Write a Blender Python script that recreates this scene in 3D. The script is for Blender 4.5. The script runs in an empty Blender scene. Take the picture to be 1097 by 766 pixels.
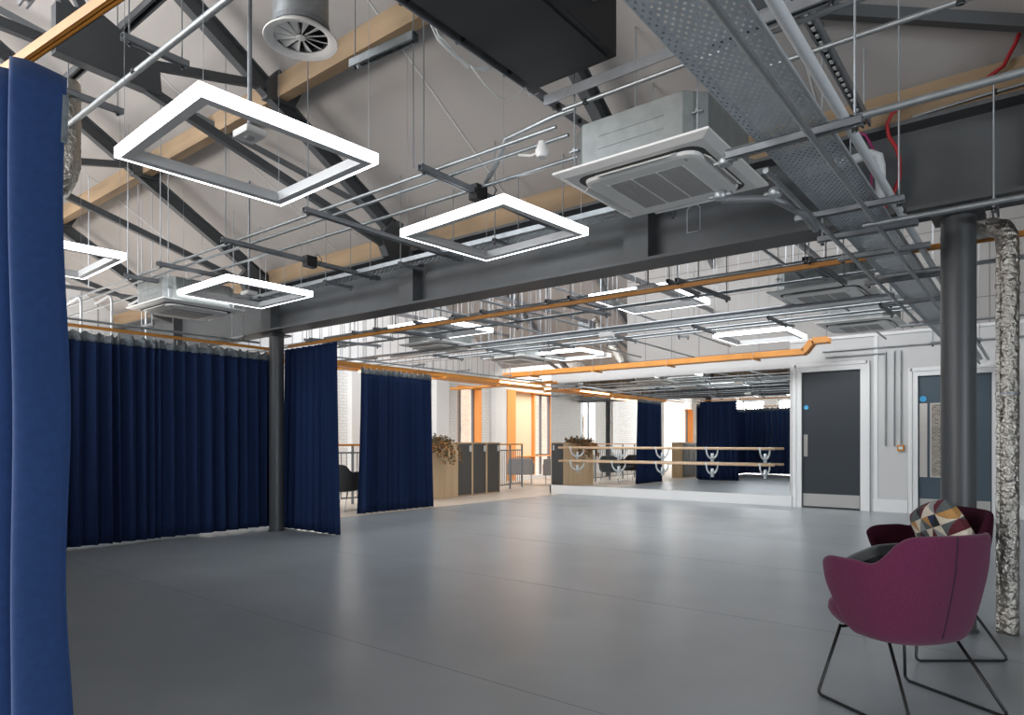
import bpy, bmesh, math, random
from mathutils import Vector, Matrix
random.seed(7)
S = bpy.context.scene
COL = S.collection
PI = math.pi

# ------------------------------------------------------------------ materials
def mat(name, col, rough=.5, metal=0., noise=0., nscale=20., bump=0., bscale=60., emit=0., spec=.5, sheen=0., stretch=None, coat=0.):
    m = bpy.data.materials.new(name); m.use_nodes = True
    nt = m.node_tree; b = nt.nodes['Principled BSDF']
    b.inputs['Base Color'].default_value = (*col, 1); b.inputs['Roughness'].default_value = rough
    b.inputs['Metallic'].default_value = metal; b.inputs['Specular IOR Level'].default_value = spec
    if sheen: b.inputs['Sheen Weight'].default_value = sheen
    if coat: b.inputs['Coat Weight'].default_value = coat
    tc = nt.nodes.new('ShaderNodeTexCoord'); mp = nt.nodes.new('ShaderNodeMapping')
    nt.links.new(tc.outputs['Object'], mp.inputs[0])
    if stretch: mp.inputs['Scale'].default_value = stretch
    if noise:
        n = nt.nodes.new('ShaderNodeTexNoise'); n.inputs['Scale'].default_value = nscale; n.inputs['Detail'].default_value = 6
        nt.links.new(mp.outputs[0], n.inputs['Vector'])
        r = nt.nodes.new('ShaderNodeValToRGB')
        r.color_ramp.elements[0].position = .3; r.color_ramp.elements[1].position = .7
        r.color_ramp.elements[0].color = (*[c*(1-noise) for c in col], 1)
        r.color_ramp.elements[1].color = (*[min(1, c*(1+noise)) for c in col], 1)
        nt.links.new(n.outputs['Fac'], r.inputs[0]); nt.links.new(r.outputs[0], b.inputs['Base Color'])
    if bump:
        n = nt.nodes.new('ShaderNodeTexNoise'); n.inputs['Scale'].default_value = bscale; n.inputs['Detail'].default_value = 4
        nt.links.new(mp.outputs[0], n.inputs['Vector'])
        bp = nt.nodes.new('ShaderNodeBump'); bp.inputs['Strength'].default_value = bump; bp.inputs['Distance'].default_value = .01
        nt.links.new(n.outputs['Fac'], bp.inputs['Height']); nt.links.new(bp.outputs[0], b.inputs['Normal'])
    if emit:
        b.inputs['Emission Color'].default_value = (*col, 1); b.inputs['Emission Strength'].default_value = emit
    return m

def brickmat(name, c1, c2, mortar, bw=.225, bh=.075, bumpd=.008, ms=.012, axis='YZ', off=.5, rough=.7, noise=0):
    m = bpy.data.materials.new(name); m.use_nodes = True
    nt = m.node_tree; b = nt.nodes['Principled BSDF']; b.inputs['Roughness'].default_value = rough
    tc = nt.nodes.new('ShaderNodeTexCoord'); sp = nt.nodes.new('ShaderNodeSeparateXYZ'); cb = nt.nodes.new('ShaderNodeCombineXYZ')
    nt.links.new(tc.outputs['Object'], sp.inputs[0])
    if axis == 'YZ':
        ad = nt.nodes.new('ShaderNodeMath'); ad.operation = 'ADD'
        nt.links.new(sp.outputs['X'], ad.inputs[0]); nt.links.new(sp.outputs['Y'], ad.inputs[1])
        nt.links.new(ad.outputs[0], cb.inputs['X']); nt.links.new(sp.outputs['Z'], cb.inputs['Y'])
    elif axis == 'XZ':
        nt.links.new(sp.outputs['X'], cb.inputs['X']); nt.links.new(sp.outputs['Z'], cb.inputs['Y'])
    else:
        nt.links.new(sp.outputs['X'], cb.inputs['X']); nt.links.new(sp.outputs['Y'], cb.inputs['Y'])
    br = nt.nodes.new('ShaderNodeTexBrick'); br.offset = off
    br.inputs['Color1'].default_value = (*c1, 1); br.inputs['Color2'].default_value = (*c2, 1); br.inputs['Mortar'].default_value = (*mortar, 1)
    br.inputs['Scale'].default_value = 1; br.inputs['Mortar Size'].default_value = ms
    br.inputs['Brick Width'].default_value = bw; br.inputs['Row Height'].default_value = bh
    nt.links.new(cb.outputs[0], br.inputs['Vector']); nt.links.new(br.outputs['Color'], b.inputs['Base Color'])
    bp = nt.nodes.new('ShaderNodeBump'); bp.invert = True; bp.inputs['Strength'].default_value = .6; bp.inputs['Distance'].default_value = bumpd
    nt.links.new(br.outputs['Fac'], bp.inputs['Height']); nt.links.new(bp.outputs[0], b.inputs['Normal'])
    return m

M = {}
M['floor'] = mat('grey_resin', (.30, .325, .342), .29, noise=.09, nscale=1.4, bump=.05, bscale=5, spec=.5)
M['seamgrey'] = mat('floor_seam', (.2, .205, .21), .5)
M['floorwood'] = brickmat('pale_vinyl_plank', (.55, .47, .39), (.6, .52, .44), (.4, .33, .27), bw=1.2, bh=.15, bumpd=.001, ms=.002, axis='YX', rough=.4)
M['ceil'] = mat('roof_board', (.36, .335, .318), .85, noise=.03, nscale=.8)
M['white'] = mat('white_paint', (.72, .72, .71), .6, bump=.05, bscale=80)
M['wallgrey'] = mat('light_grey_paint', (.55, .545, .535), .7)
M['tile'] = brickmat('grey_board_grid', (.36, .345, .33), (.375, .36, .345), (.2, .19, .185), bw=.62, bh=.6, bumpd=.002, ms=.009, axis='XZ', off=0)
M['wbrick'] = brickmat('white_painted_brick', (.78, .77, .75), (.74, .73, .71), (.66, .65, .63))
M['rbrick'] = brickmat('buff_brick', (.62, .40, .26), (.5, .3, .19), (.6, .55, .48))
M['mosaic'] = brickmat('patterned_glass', (.30, .26, .22), (.12, .11, .10), (.4, .36, .3), bw=.06, bh=.03, bumpd=.001, ms=.004, axis='XZ')  # mosaic of reflections in the door pane, painted as a brick pattern
M['clad'] = brickmat('white_vertical_board', (.8, .8, .8), (.78, .78, .78), (.42, .43, .44), bw=.26, bh=6, bumpd=.01, ms=.014, off=0)
M['steel'] = mat('dark_grey_painted_steel', (.075, .079, .083), .5, noise=.12, nscale=3, spec=.4)
M['steelcol'] = mat('charcoal_painted_column', (.06, .063, .066), .42)
M['galv'] = mat('galvanised_steel', (.34, .36, .37), .42, metal=.75, noise=.12, nscale=14)
M['galvd'] = mat('dull_galvanised_steel', (.24, .25, .265), .48, metal=.5, noise=.15, nscale=10)
M['casing'] = mat('zinc_sheet_casing', (.25, .265, .26), .5, metal=.45, noise=.12, nscale=12)
M['tray'] = mat('grey_tray_metal', (.46, .50, .53), .5, metal=.3, noise=.08, nscale=8)
M['rod'] = mat('zinc_rod', (.36, .38, .40), .4, metal=.8)
M['clamp'] = mat('black_clamp', (.015, .015, .015), .5)
M['timber'] = mat('rough_timber', (.25, .17, .098), .75, noise=.3, nscale=6, bump=.3, bscale=20, stretch=(.12, 1, 1))
M['orange'] = mat('orange_powder_coat', (.60, .24, .035), .45, noise=.08, nscale=5)
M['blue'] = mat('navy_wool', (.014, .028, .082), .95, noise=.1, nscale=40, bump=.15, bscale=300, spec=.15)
M['blue0'] = mat('navy_wool_near', (.021, .05, .145), .9, noise=.08, nscale=40, sheen=.15, bump=.15, bscale=400, spec=.15)  # lighter copy of navy_wool; the near curtain's stronger light is in its colour
M['tape'] = mat('grey_header_tape', (.16, .18, .19), .8, noise=.35, nscale=30)
M['black'] = mat('matt_black', (.008, .008, .009), .6, noise=.2, nscale=5)
M['acwhite'] = mat('off_white_plastic', (.8, .78, .75), .45)
M['acgrill'] = mat('grille_grey', (.42, .41, .4), .6)
M['acslot'] = mat('louvre_shadow', (.03, .03, .03), .6)
M['glow'] = mat('led_diffuser', (.93, .97, 1.0), .5, emit=5.5)
M['lampin'] = mat('lamp_aluminium', (.6, .6, .6), .5, metal=.2)
M['warmglow'] = mat('warm_led', (1, .62, .32), .5, emit=6)
M['door'] = mat('charcoal_door', (.02, .026, .032), .55, noise=.04, nscale=3)
M['doorb'] = mat('slate_blue_door', (.045, .072, .094), .45)
M['ssteel'] = mat('brushed_steel', (.5, .48, .45), .35, metal=.8, noise=.06, nscale=40, stretch=(1, 1, 12))
M['kick'] = mat('brushed_kick_plate', (.42, .41, .39), .5, metal=.5)
M['sticker'] = mat('blue_sticker', (.04, .33, .62), .4)
M['stickerw'] = mat('white_print', (.8, .85, .9), .4)
M['oak'] = mat('oak_veneer', (.55, .40, .24), .5, noise=.12, nscale=5, stretch=(1, 1, .12))
M['barre'] = mat('beech_barre', (.62, .43, .27), .4, noise=.08, nscale=8)
M['cabdoor'] = mat('dark_grey_laminate', (.062, .060, .058), .5)
M['cast'] = mat('white_cast_bracket', (.62, .66, .68), .4, metal=.2)
M['purple'] = mat('magenta_wool', (.115, .02, .058), .95, noise=.18, nscale=160, sheen=.2, bump=.3, bscale=500, spec=.1)
M['maroon'] = mat('dark_maroon_wool', (.035, .006, .014), .95, noise=.2, nscale=160, spec=.1)
M['gwool'] = mat('blue_grey_wool', (.10, .125, .145), .95, noise=.15, nscale=120)
M['dwool'] = mat('charcoal_wool', (.04, .042, .045), .95, noise=.15, nscale=120)
M['seam'] = mat('dark_seam', (.03, .01, .03), .9)
M['wire'] = mat('black_wire_frame', (.012, .012, .013), .35, metal=.3)
M['chrome'] = mat('chrome', (.6, .6, .6), .2, metal=1)
M['darkcush'] = mat('dark_grey_satin', (.028, .033, .036), .38, bump=.5, bscale=14)
M['foil'] = mat('crinkled_foil', (.45, .42, .38), .28, metal=1, bump=1.0, bscale=28)
M['foil'].node_tree.nodes['Bump'].inputs['Distance'].default_value = .03
M['red'] = mat('red_cable_sheath', (.35, .01, .015), .5)
M['pinkc'] = mat('magenta_cable_sheath', (.3, .02, .12), .5)
M['cable'] = mat('white_cable', (.6, .6, .58), .5)
M['blackc'] = mat('black_cable', (.02, .02, .02), .5)
M['pipe'] = mat('pale_insulated_pipe', (.58, .60, .61), .5)
M['orangew'] = mat('orange_wall_paint', (.85, .36, .10), .7)
M['cream'] = mat('cream_paint', (.85, .68, .46), .8)
M['frame'] = mat('grey_window_frame', (.16, .18, .2), .5)
M['leaf1'] = mat('brown_leaf', (.16, .10, .05), .7, noise=.4, nscale=9)
M['leaf2'] = mat('olive_leaf', (.12, .11, .05), .7, noise=.4, nscale=9)
M['leaf3'] = mat('orange_leaf', (.48, .19, .04), .7)
M['soil'] = mat('dark_soil', (.05, .04, .03), .9)
M['label'] = mat('pale_label', (.5, .65, .7), .4)
M['sky_lamp'] = mat('white_emergency_lamp', (1, 1, 1), .5, emit=6)
for n_, c_ in (('t_cream', (.62, .55, .44)), ('t_grey', (.09, .1, .1)), ('t_lgrey', (.25, .26, .26)), ('t_orange', (.42, .22, .07)), ('t_red', (.09, .012, .02)), ('t_black', (.014, .014, .016)), ('t_blue', (.02, .03, .07))):
    M[n_] = mat(n_, c_, .9, noise=.1, nscale=80)
g = bpy.data.materials.new('mirror_glass'); g.use_nodes = True
b = g.node_tree.nodes['Principled BSDF']; b.inputs['Metallic'].default_value = 1; b.inputs['Roughness'].default_value = 0.0
b.inputs['Base Color'].default_value = (.86, .87, .86, 1); M['mirror'] = g
g = bpy.data.materials.new('window_glass'); g.use_nodes = True; nt = g.node_tree
for n in list(nt.nodes): nt.nodes.remove(n)
o_ = nt.nodes.new('ShaderNodeOutputMaterial'); mx = nt.nodes.new('ShaderNodeMixShader'); tr = nt.nodes.new('ShaderNodeBsdfTransparent'); gl = nt.nodes.new('ShaderNodeBsdfGlossy')
gl.inputs['Roughness'].default_value = .02; mx.inputs[0].default_value = .06
nt.links.new(tr.outputs[0], mx.inputs[1]); nt.links.new(gl.outputs[0], mx.inputs[2]); nt.links.new(mx.outputs[0], o_.inputs[0]); M['glass'] = g

# ------------------------------------------------------------------ mesh helpers
class MB:
    def __init__(s): s.v = []; s.f = []; s.mi = []
    def add(s, vs, fs, mi=0):
        n = len(s.v); s.v += [Vector(v) for v in vs]; s.f += [tuple(i+n for i in f) for f in fs]; s.mi += [mi]*len(fs)
        return s
    def box(s, x0, x1, y0, y1, z0, z1, mi=0):
        vs = [(x, y, z) for x in (x0, x1) for y in (y0, y1) for z in (z0, z1)]
        return s.add(vs, [(0, 1, 3, 2), (4, 6, 7, 5), (0, 4, 5, 1), (2, 3, 7, 6), (0, 2, 6, 4), (1, 5, 7, 3)], mi)
    def beam(s, p, q, w, h, up=(0, 0, 1), mi=0, cham=0):
        p = Vector(p); q = Vector(q); d = (q-p).normalized(); u = Vector(up)
        sd = d.cross(u)
        if sd.length < 1e-4: sd = d.cross(Vector((0, 1, 0)))
        sd.normalize(); u = sd.cross(d)
        vs = []
        for c in (p, q):
            for a, b_ in ((-1, -1), (1, -1), (1, 1), (-1, 1)): vs.append(c+sd*a*w/2+u*b_*h/2)
        return s.add(vs, [(3, 2, 1, 0), (4, 5, 6, 7), (0, 1, 5, 4), (1, 2, 6, 5), (2, 3, 7, 6), (3, 0, 4, 7)], mi)
    def channel(s, p, q, w=.041, h=.041, t=.003, up=(0, 0, 1), mi=0):
        # open C channel, mouth down
        p = Vector(p); q = Vector(q); d = (q-p).normalized(); u = Vector(up); sd = d.cross(u).normalized(); u = sd.cross(d)
        s.beam(p+u*(h/2-t/2), q+u*(h/2-t/2), w, t, u, mi)
        for a in (-1, 1):
            s.beam(p+sd*a*(w/2-t/2), q+sd*a*(w/2-t/2), t, h, u, mi)
            s.beam(p+sd*a*(w/2-.006)-u*(h/2-t/2), q+sd*a*(w/2-.006)-u*(h/2-t/2), .012, t, u, mi)
        return s
    def isec(s, p, q, w, h, tf=.02, tw=.012, up=(0, 0, 1), mi=0):
        p = Vector(p); q = Vector(q); d = (q-p).normalized(); u = Vector(up); sd = d.cross(u).normalized(); u = sd.cross(d)
        s.beam(p+u*(h/2-tf/2), q+u*(h/2-tf/2), w, tf, u, mi); s.beam(p-u*(h/2-tf/2), q-u*(h/2-tf/2), w, tf, u, mi)
        s.beam(p, q, tw, h-tf, u, mi); return s
    def angle(s, p, q, w, t=.008, up=(0, 0, 1), flip=1, mi=0):
        p = Vector(p); q = Vector(q); d = (q-p).normalized(); u = Vector(up); sd = d.cross(u).normalized(); u = sd.cross(d)
        s.beam(p+u*(w/2), q+u*(w/2), w, t, u, mi); s.beam(p+sd*flip*(w/2), q+sd*flip*(w/2), t, w, u, mi); return s
    def tube(s, pts, r, n=8, mi=0, cap=True):
        pts = [Vector(p) for p in pts]; rings = []
        up = Vector((0, 0, 1)); prev = None
        for i, p in enumerate(pts):
            if i == 0: d = pts[1]-p
            elif i == len(pts)-1: d = p-pts[i-1]
            else: d = (pts[i+1]-p).normalized()+(p-pts[i-1]).normalized()
            d.normalize()
            if prev is None:
                a = d.orthogonal().normalized()
            else:
                a = prev-d*prev.dot(d)
                if a.length < 1e-5: a = d.orthogonal()
                a.normalize()
            prev = a; b_ = d.cross(a)
            rr = r[i] if isinstance(r, (list, tuple)) else r
            rings.append([p+a*math.cos(2*PI*k/n)*rr+b_*math.sin(2*PI*k/n)*rr for k in range(n)])
        vs = [v for rg in rings for v in rg]; fs = []
        for i in range(len(pts)-1):
            for k in range(n):
                k2 = (k+1) % n; fs.append((i*n+k, i*n+k2, (i+1)*n+k2, (i+1)*n+k))
        if cap: fs.append(tuple(range(n))[::-1]); fs.append(tuple((len(pts)-1)*n+k for k in range(n)))
        return s.add(vs, fs, mi)
    def lathe(s, c, prof, n=24, mi=0):
        c = Vector(c); vs = []; fs = []
        for r, z in prof:
            for k in range(n): vs.append(c+Vector((r*math.cos(2*PI*k/n), r*math.sin(2*PI*k/n), z)))
        for i in range(len(prof)-1):
            for k in range(n):
                k2 = (k+1) % n; fs.append((i*n+k, i*n+k2, (i+1)*n+k2, (i+1)*n+k))
        return s.add(vs, fs, mi)
    def grid(s, rows, mi=0, mif=None):
        nr = len(rows); nc = len(rows[0]); vs = [v for r in rows for v in r]; n = len(s.v)
        for i in range(nr-1):
            for j in range(nc-1):
                s.f.append((n+i*nc+j, n+i*nc+j+1, n+(i+1)*nc+j+1, n+(i+1)*nc+j)); s.mi.append(mif(i, j) if mif else mi)
        s.v += [Vector(v) for v in vs]; return s
    def prism(s, poly, a, b_, axis, mi=0):
        # poly of 2-D points extruded along an axis from a to b
        def mk(p, t):
            return {'x': (t, p[0], p[1]), 'y': (p[0], t, p[1]), 'z': (p[0], p[1], t)}[axis]
        n = len(poly); vs = [mk(p, a) for p in poly]+[mk(p, b_) for p in poly]
        fs = [tuple(range(n))[::-1], tuple(range(n, 2*n))]+[(i, (i+1) % n, n+(i+1) % n, n+i) for i in range(n)]
        return s.add(vs, fs, mi)
    def build(s, name, m, parent=None, smooth=False, bevel=0, subsurf=0, solid=0, autos=None):
        me = bpy.data.meshes.new(name)
        org = Vector((0, 0, 0))
        if parent is not None: org = world_org(parent)
        me.from_pydata([v-org for v in s.v], [], s.f)
        ms = m if isinstance(m, (list, tuple)) else [m]
        for x in ms: me.materials.append(M[x] if isinstance(x, str) else x)
        for p, i in zip(me.polygons, s.mi): p.material_index = i
        bmm = bmesh.new(); bmm.from_mesh(me); bmesh.ops.recalc_face_normals(bmm, faces=bmm.faces[:]); bmm.to_mesh(me); bmm.free()
        if smooth:
            for p in me.polygons: p.use_smooth = True
        o = bpy.data.objects.new(name, me); COL.objects.link(o)
        if parent is not None: o.parent = parent
        if solid:
            md = o.modifiers.new('solid', 'SOLIDIFY'); md.thickness = solid; md.offset = 0
        if bevel:
            md = o.modifiers.new('bevel', 'BEVEL'); md.width = bevel; md.segments = 2; md.limit_method = 'ANGLE'
        if subsurf:
            md = o.modifiers.new('sub', 'SUBSURF'); md.levels = subsurf; md.render_levels = subsurf
        if autos:
            for p in me.polygons: p.use_smooth = True
            for e in me.edges: pass
            try: me.set_sharp_from_angle(angle=math.radians(autos))
            except Exception: pass
        return o

def world_org(o):
    v = Vector(o.location); p = o.parent
    while p: v += p.location; p = p.parent
    return v

def tag(o, label, cat, group=None, kind=None):
    o['label'] = label; o['category'] = cat
    if group: o['group'] = group
    if kind: o['kind'] = kind
    return o
def thing(name, loc, label, cat, group=None):
    o = bpy.data.objects.new(name, None); COL.objects.link(o); o.location = loc; o.empty_display_size = .1
    return tag(o, label, cat, group)
def struct(o):
    o['kind'] = 'structure'; return o

def roofz(y):
    if y < -.5: return 6.78-.6*(-.5-y)
    if y < 5: return 3.48+.6*(5-y)
    if y < 10.5: return 3.48+.6*(y-5)
    if y < 16: return 6.78-.6*(y-10.5)
    return 3.48+.6*(y-16) if y < 19 else 5.28-.6*(y-19)

# ------------------------------------------------------------------ setting
YM = 13.0
struct(MB().box(-8.7, 7, -6.2, 16, -.1, 0).build('floor', 'floor'))
struct(MB().box(-13.4, -8.7, -6.2, 22, -.1, 0).box(-8.7, -4, 16, 22, -.1, 0).build('floor', 'floorwood'))
struct(MB().box(-8.72, -8.68, -6, 13.0, 0, .003).build('trim_1', 'ssteel'))
sm_ = MB()
for k in range(-3, 6): sm_.beam((-8.68, 2.56+k*2.0, .0004), (6.8, 2.56+k*2.0, .0004), .004, .0008)
struct(sm_.build('trim_20', 'seamgrey'))

def slab(mb, x0, x1, y0, y1, t=.12):
    z0, z1 = roofz(y0+1e-6), roofz(y1-1e-6)
    mb.add([(x, y, z) for x in (x0, x1) for (y, z) in ((y0, z0), (y1, z1), (y1, z1+t), (y0, z0+t))],
           [(0, 1, 2, 3), (7, 6, 5, 4), (0, 4, 5, 1), (1, 5, 6, 2), (2, 6, 7, 3), (3, 7, 4, 0)])
c = MB()  # unseen strips of roof left open, invented for the fill lights above
slab(c, -13.2, 7, -.5, 5)
for a, b_ in ((-6.2, -4.6), (-2.2, -.5)): slab(c, -13.2, 7, a, b_)
slab(c, -13.2, -11.5, -4.6, -2.2); slab(c, -4.5, 7, -4.6, -2.2)
slab(c, -13.2, 7, 5, 6.6); slab(c, -13.2, 7, 9.2, 10.5); slab(c, -1.5, 7, 6.6, 9.2)
slab(c, -13.2, 7, 10.5, 16)
slab(c, -13.2, -4, 16, 16.8); slab(c, -13.2, -4, 18.6, 22.1)
c.box(-13, 6.8, 4.99, 5.05, 3.40, 3.56)
struct(c.build('ceiling', 'ceil'))
# ceiling board joints
j = MB()
for x in (-11.9, -9.3, -6.6, -3.95, -1.2, 1.6):
    j.beam((x, -.5, roofz(-.5)-.004), (x, 4.95, roofz(4.95)-.004), .012, .006)
struct(j.build('trim_2', 'wallgrey'))

# west wall with window openings (brick below, boarding above)
WX = -13.0
wins = [(-6.0, -4.9), (-1.2, 0.0), (3.9, 5.0), (8.6, 9.55), (13.95, 15.0), (16.45, 18.95)]
w = MB(); y = -6.2
for a, b_ in wins:
    w.box(WX-.45, WX, y, a, 0, 3.1); w.box(WX-.45, WX, a, b_, 0, .75 if b_ < 16 else .12); w.box(WX-.45, WX, a, b_, 2.84, 3.1); y = b_
w.box(WX-.45, WX, y, 22, 0, 3.1)
struct(w.build('wall_west', 'wbrick'))
struct(MB().box(WX-.35, WX-.02, -6.2, 22, 3.1, 7.2).build('wall_west', 'clad'))
pl = MB()
for y0_ in (-2.6, 2.3, 7.3, 10.1, 12.95, 15.45, 19.6):
    pl.box(WX, WX+.16, y0_, y0_+.5, 0, 3.1)
struct(pl.build('trim_3', 'white'))
struct(MB().box(WX-.2, WX+.05, -6.2, 22, 3.1, 3.2).build('trim_4', 'white'))
for i, (a, b_) in enumerate(wins):
    fr = MB(); X0 = WX-.36
    for yy in (a+.03, (a+b_)/2-.1 if i != 5 else a+1.35, b_-.03): fr.box(X0, X0+.07, yy-.03, yy+.03, .75, 2.84)
    if i == 5: fr.box(X0, X0+.07, a+1.95, a+2.01, .75, 2.84)
    for zz in (.78, 2.81): fr.box(X0, X0+.07, a, b_, zz-.03, zz+.03)
    if i == 5:
        for yy in (a+.03, a+1.35, a+1.98, b_-.03): fr.box(X0, X0+.07, yy-.03, yy+.03, .12, .78)
    f = struct(fr.build('window_%d' % (i+1), 'frame'))
    MB().box(X0+.03, X0+.036, a+.05, b_-.05, .8, 2.78).build('pane', 'glass', f)
    MB().tube([(X0+.07, (a+b_)/2-.1, 1.55), (X0+.11, (a+b_)/2-.1, 1.55), (X0+.11, (a+b_)/2-.1, 1.68)], .01).build('handle', 'chrome', f)
    rv = MB()
    rv.box(WX-.40, WX+.005, b_-.012, b_-.002, .76, 2.83); rv.box(WX-.40, WX+.005, a+.002, a+.012, .76, 2.83); rv.box(WX-.40, WX+.005, a, b_, 2.825, 2.838)
    rv.box(WX-.40, WX+.06, a-.03, b_+.03, .74, .765)
    struct(rv.build('trim_%d' % (i+5), 'orangew' if i in (0, 1, 4, 5) else 'white'))
# cream blind panel in the wide window
struct(MB().box(WX-.25, WX-.2, 16.62, 17.78, .13, 2.83).build('wall_window_infill', 'cream'))
struct(MB().box(WX+.0, WX+.03, 16.2, 16.62, .0, 2.86).box(WX-.2, WX-.1, 17.76, 17.84, .13, 2.83).build('trim_21', 'orangew'))
struct(MB().box(-13.4, -3.9, 22, 22.2, 0, 6).box(-4, -3.8, 16, 22, 0, 6).build('wall_north', 'wbrick'))
struct(MB().box(-7.27, 6.8, 13.4, 13.6, 0, 5.0).build('wall_back_upper', 'tile'))
sw = MB(); xw = -13.4
added_wins = [(-11.6, -9.6), (-9.0, -7.0), (-6.4, -4.4), (-3.8, -1.8)]  # added windows behind the camera, there to brighten the roof slope
for a, b_ in added_wins:
    sw.box(xw, a, -6.4, -6.2, 0, 4); sw.box(a, b_, -6.4, -6.2, 0, .8); sw.box(a, b_, -6.4, -6.2, 3.2, 4); xw = b_
sw.box(xw, 7, -6.4, -6.2, 0, 4); struct(sw.build('wall_south', 'wbrick'))
for i, (a, b_) in enumerate(added_wins):
    fr = MB()
    for xx in (a+.03, (a+b_)/2, b_-.03): fr.box(xx-.03, xx+.03, -6.33, -6.27, .8, 3.2)
    for zz in (.83, 2.0, 3.17): fr.box(a, b_, -6.33, -6.27, zz-.03, zz+.03)
    struct(fr.build('window_%d' % (i+7), 'frame'))  # frames of the added south windows
e_ = MB().box(6.8, 7, .5, 16, 0, 3.5).box(6.8, 7, -6.2, -4.5, 0, 3.5).box(6.8, 7, -4.5, .5, 0, .8).box(6.8, 7, -4.5, .5, 2.6, 3.5)
ew = MB()  # added east window, out of view, to brighten near floor and curtain
for yy in (-4.47, -2.8, -1.2, .47): ew.box(6.87, 6.93, yy-.03, yy+.03, .8, 2.6)
for zz in (.83, 2.57): ew.box(6.87, 6.93, -4.5, .5, zz-.03, zz+.03)
struct(ew.build('window_11', 'frame'))
for yc in (-.5, 10.5): e_.prism([(yc-5.6, 3.4), (yc+5.6, 3.4), (yc, 6.9)], 6.8, 7, 'x')
struct(e_.build('wall_east', 'wallgrey'))
# gable over the west wall is carried by the boarding; outside brick building
struct(MB().box(-18.2, -18, -12, 30, -1, 9).build('wall_neighbour', 'rbrick'))

# mirror and door wall
struct(MB().box(-9.09, -3.64, YM, YM+.25, 0, 2.822).build('wall_mirror', 'wallgrey'))
dw = MB()
dw.box(-3.64, -3.49, YM, YM+.25, 0, 3.093); dw.box(-2.39, -1.61, YM, YM+.25, 0, 3.093); dw.box(-0.572, 6.8, YM, YM+.25, 0, 3.093)
dw.box(-3.49, -2.39, YM, YM+.25, 2.51, 3.093); dw.box(-1.61, -0.572, YM, YM+.25, 2.344, 3.093)
struct(dw.build('wall_door', 'wallgrey'))
struct(MB().box(-9.11, -3.6, YM-.02, YM, 0, .20).box(-2.25, -1.73, YM-.02, YM, 0, .22).box(-0.437, 6.8, YM-.02, YM, 0, .22).box(-9.11, -9.07, YM-.02, YM+.25, 0, .2).build('baseboard_mirror', 'white', bevel=.004))
struct(MB().box(-3.64, 6.8, YM-.02, YM, 3.051, 3.103).box(-2.24, -2.18, YM-.012, YM, .22, 3.051).build('trim_11', 'white'))

def doorway(n, x0, x1, z1, ft, dm, kind):
    f = MB()
    f.box(x0-ft, x0, YM-.03, YM+.1, 0, z1+ft); f.box(x1, x1+ft, YM-.03, YM+.1, 0, z1+ft); f.box(x0, x1, YM-.03, YM+.1, z1, z1+ft)
    f.box(x0-ft-.03, x0-ft+.03, YM-.045, YM-.02, 0, z1+ft+.03); f.box(x1+ft-.03, x1+ft+.03, YM-.045, YM-.02, 0, z1+ft+.03); f.box(x0-ft, x1+ft, YM-.045, YM-.02, z1+ft-.03, z1+ft+.03)
    fo = struct(f.build('trim_%d' % (12+n), 'white', bevel=.003))
    d = MB().box(x0+.005, x1-.005, YM+.02, YM+.065, .012, z1-.005)
    do = struct(d.build('door_%d' % n, dm))
    MB().box(x0+.02, x1-.02, YM+.015, YM+.02, .03, .26).build('kick_plate', 'kick', do)
    return do
d1 = doorway(1, -3.43, -2.45, 2.49, .12, 'door', 1)
MB().box(-3.4, -3.33, YM+.008, YM+.02, 0.94, 1.346).build('push_plate', 'ssteel', d1)
MB().lathe((0, 0, 0), [(0.0, .004), (.045, .004), (.045, 0)], 24).build('door_sign', 'sticker', d1)
def disc(name, x, z, r, m, par, y):
    mb = MB(); n = 24
    vs = [(x+r*math.cos(2*PI*k/n), yy, z+r*math.sin(2*PI*k/n)) for yy in (y, y-.004) for k in range(n)]
    mb.add(vs, [tuple(range(n)), tuple(range(n, 2*n))]+[(k, (k+1) % n, n+(k+1) % n, n+k) for k in range(n)])
    return mb.build(name, m, par)
bpy.data.objects.remove(bpy.data.objects['door_sign'])
sg = disc('door_sign', -3.36, 1.845, .042, 'sticker', d1, YM+.019)
MB().box(-3.38, -3.34, YM+.013, YM+.0145, 1.834, 1.84).build('print', 'stickerw', sg)
d2 = doorway(2, -1.58, -0.572, 2.313, .11, 'doorb', 2)
MB().box(-1.56, -1.45, YM+.008, YM+.02, .62, 1.855).build('push_plate', 'ssteel', d2)
disc('door_sign', -1.51, 1.928, .05, 'sticker', d2, YM+.019)
vp = MB().box(-1.41, -1.39, YM+.005, YM+.02, .62, 1.855).box(-1.21, -1.19, YM+.005, YM+.02, .62, 1.855).box(-1.39, -1.21, YM+.005, YM+.02, .62, .64).box(-1.39, -1.21, YM+.005, YM+.02, 1.834, 1.855).build('vision_panel_frame', 'ssteel', d2)
MB().box(-1.39, -1.21, YM+.012, YM+.018, .64, 1.834).build('vision_panel', 'mosaic', d2)

# ------------------------------------------------------------------ mirrors
xs = [-9.05, -6.91, -5.79, -4.7, -3.64]
pos = ['leftmost mirror panel, the widest, at the open end of the wall', 'second mirror panel from the left behind the barres', 'third mirror panel from the left behind the barres', 'rightmost mirror panel, next to the charcoal door']
TILT = math.radians(.8)
for i in range(4):
    x0, x1 = xs[i]+.002, xs[i+1]-.002; xc = (x0+x1)/2; w_ = (x1-x0)/2
    o = MB().box(-w_, w_, -.003, .003, 0, 2.386).build('mirror_panel', 'mirror')
    # the panels are not quite square to the wall
    o.location = (xc, YM-.006-w_*math.sin(TILT), .205); o.rotation_euler = (0, 0, TILT)
    tag(o, pos[i], 'mirror', 'mirror panels on the end wall')
    bk = MB().box(-w_, w_, .004, .01, 0, 2.386).build('backing', 'galvd', None); bk.parent = o

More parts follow.
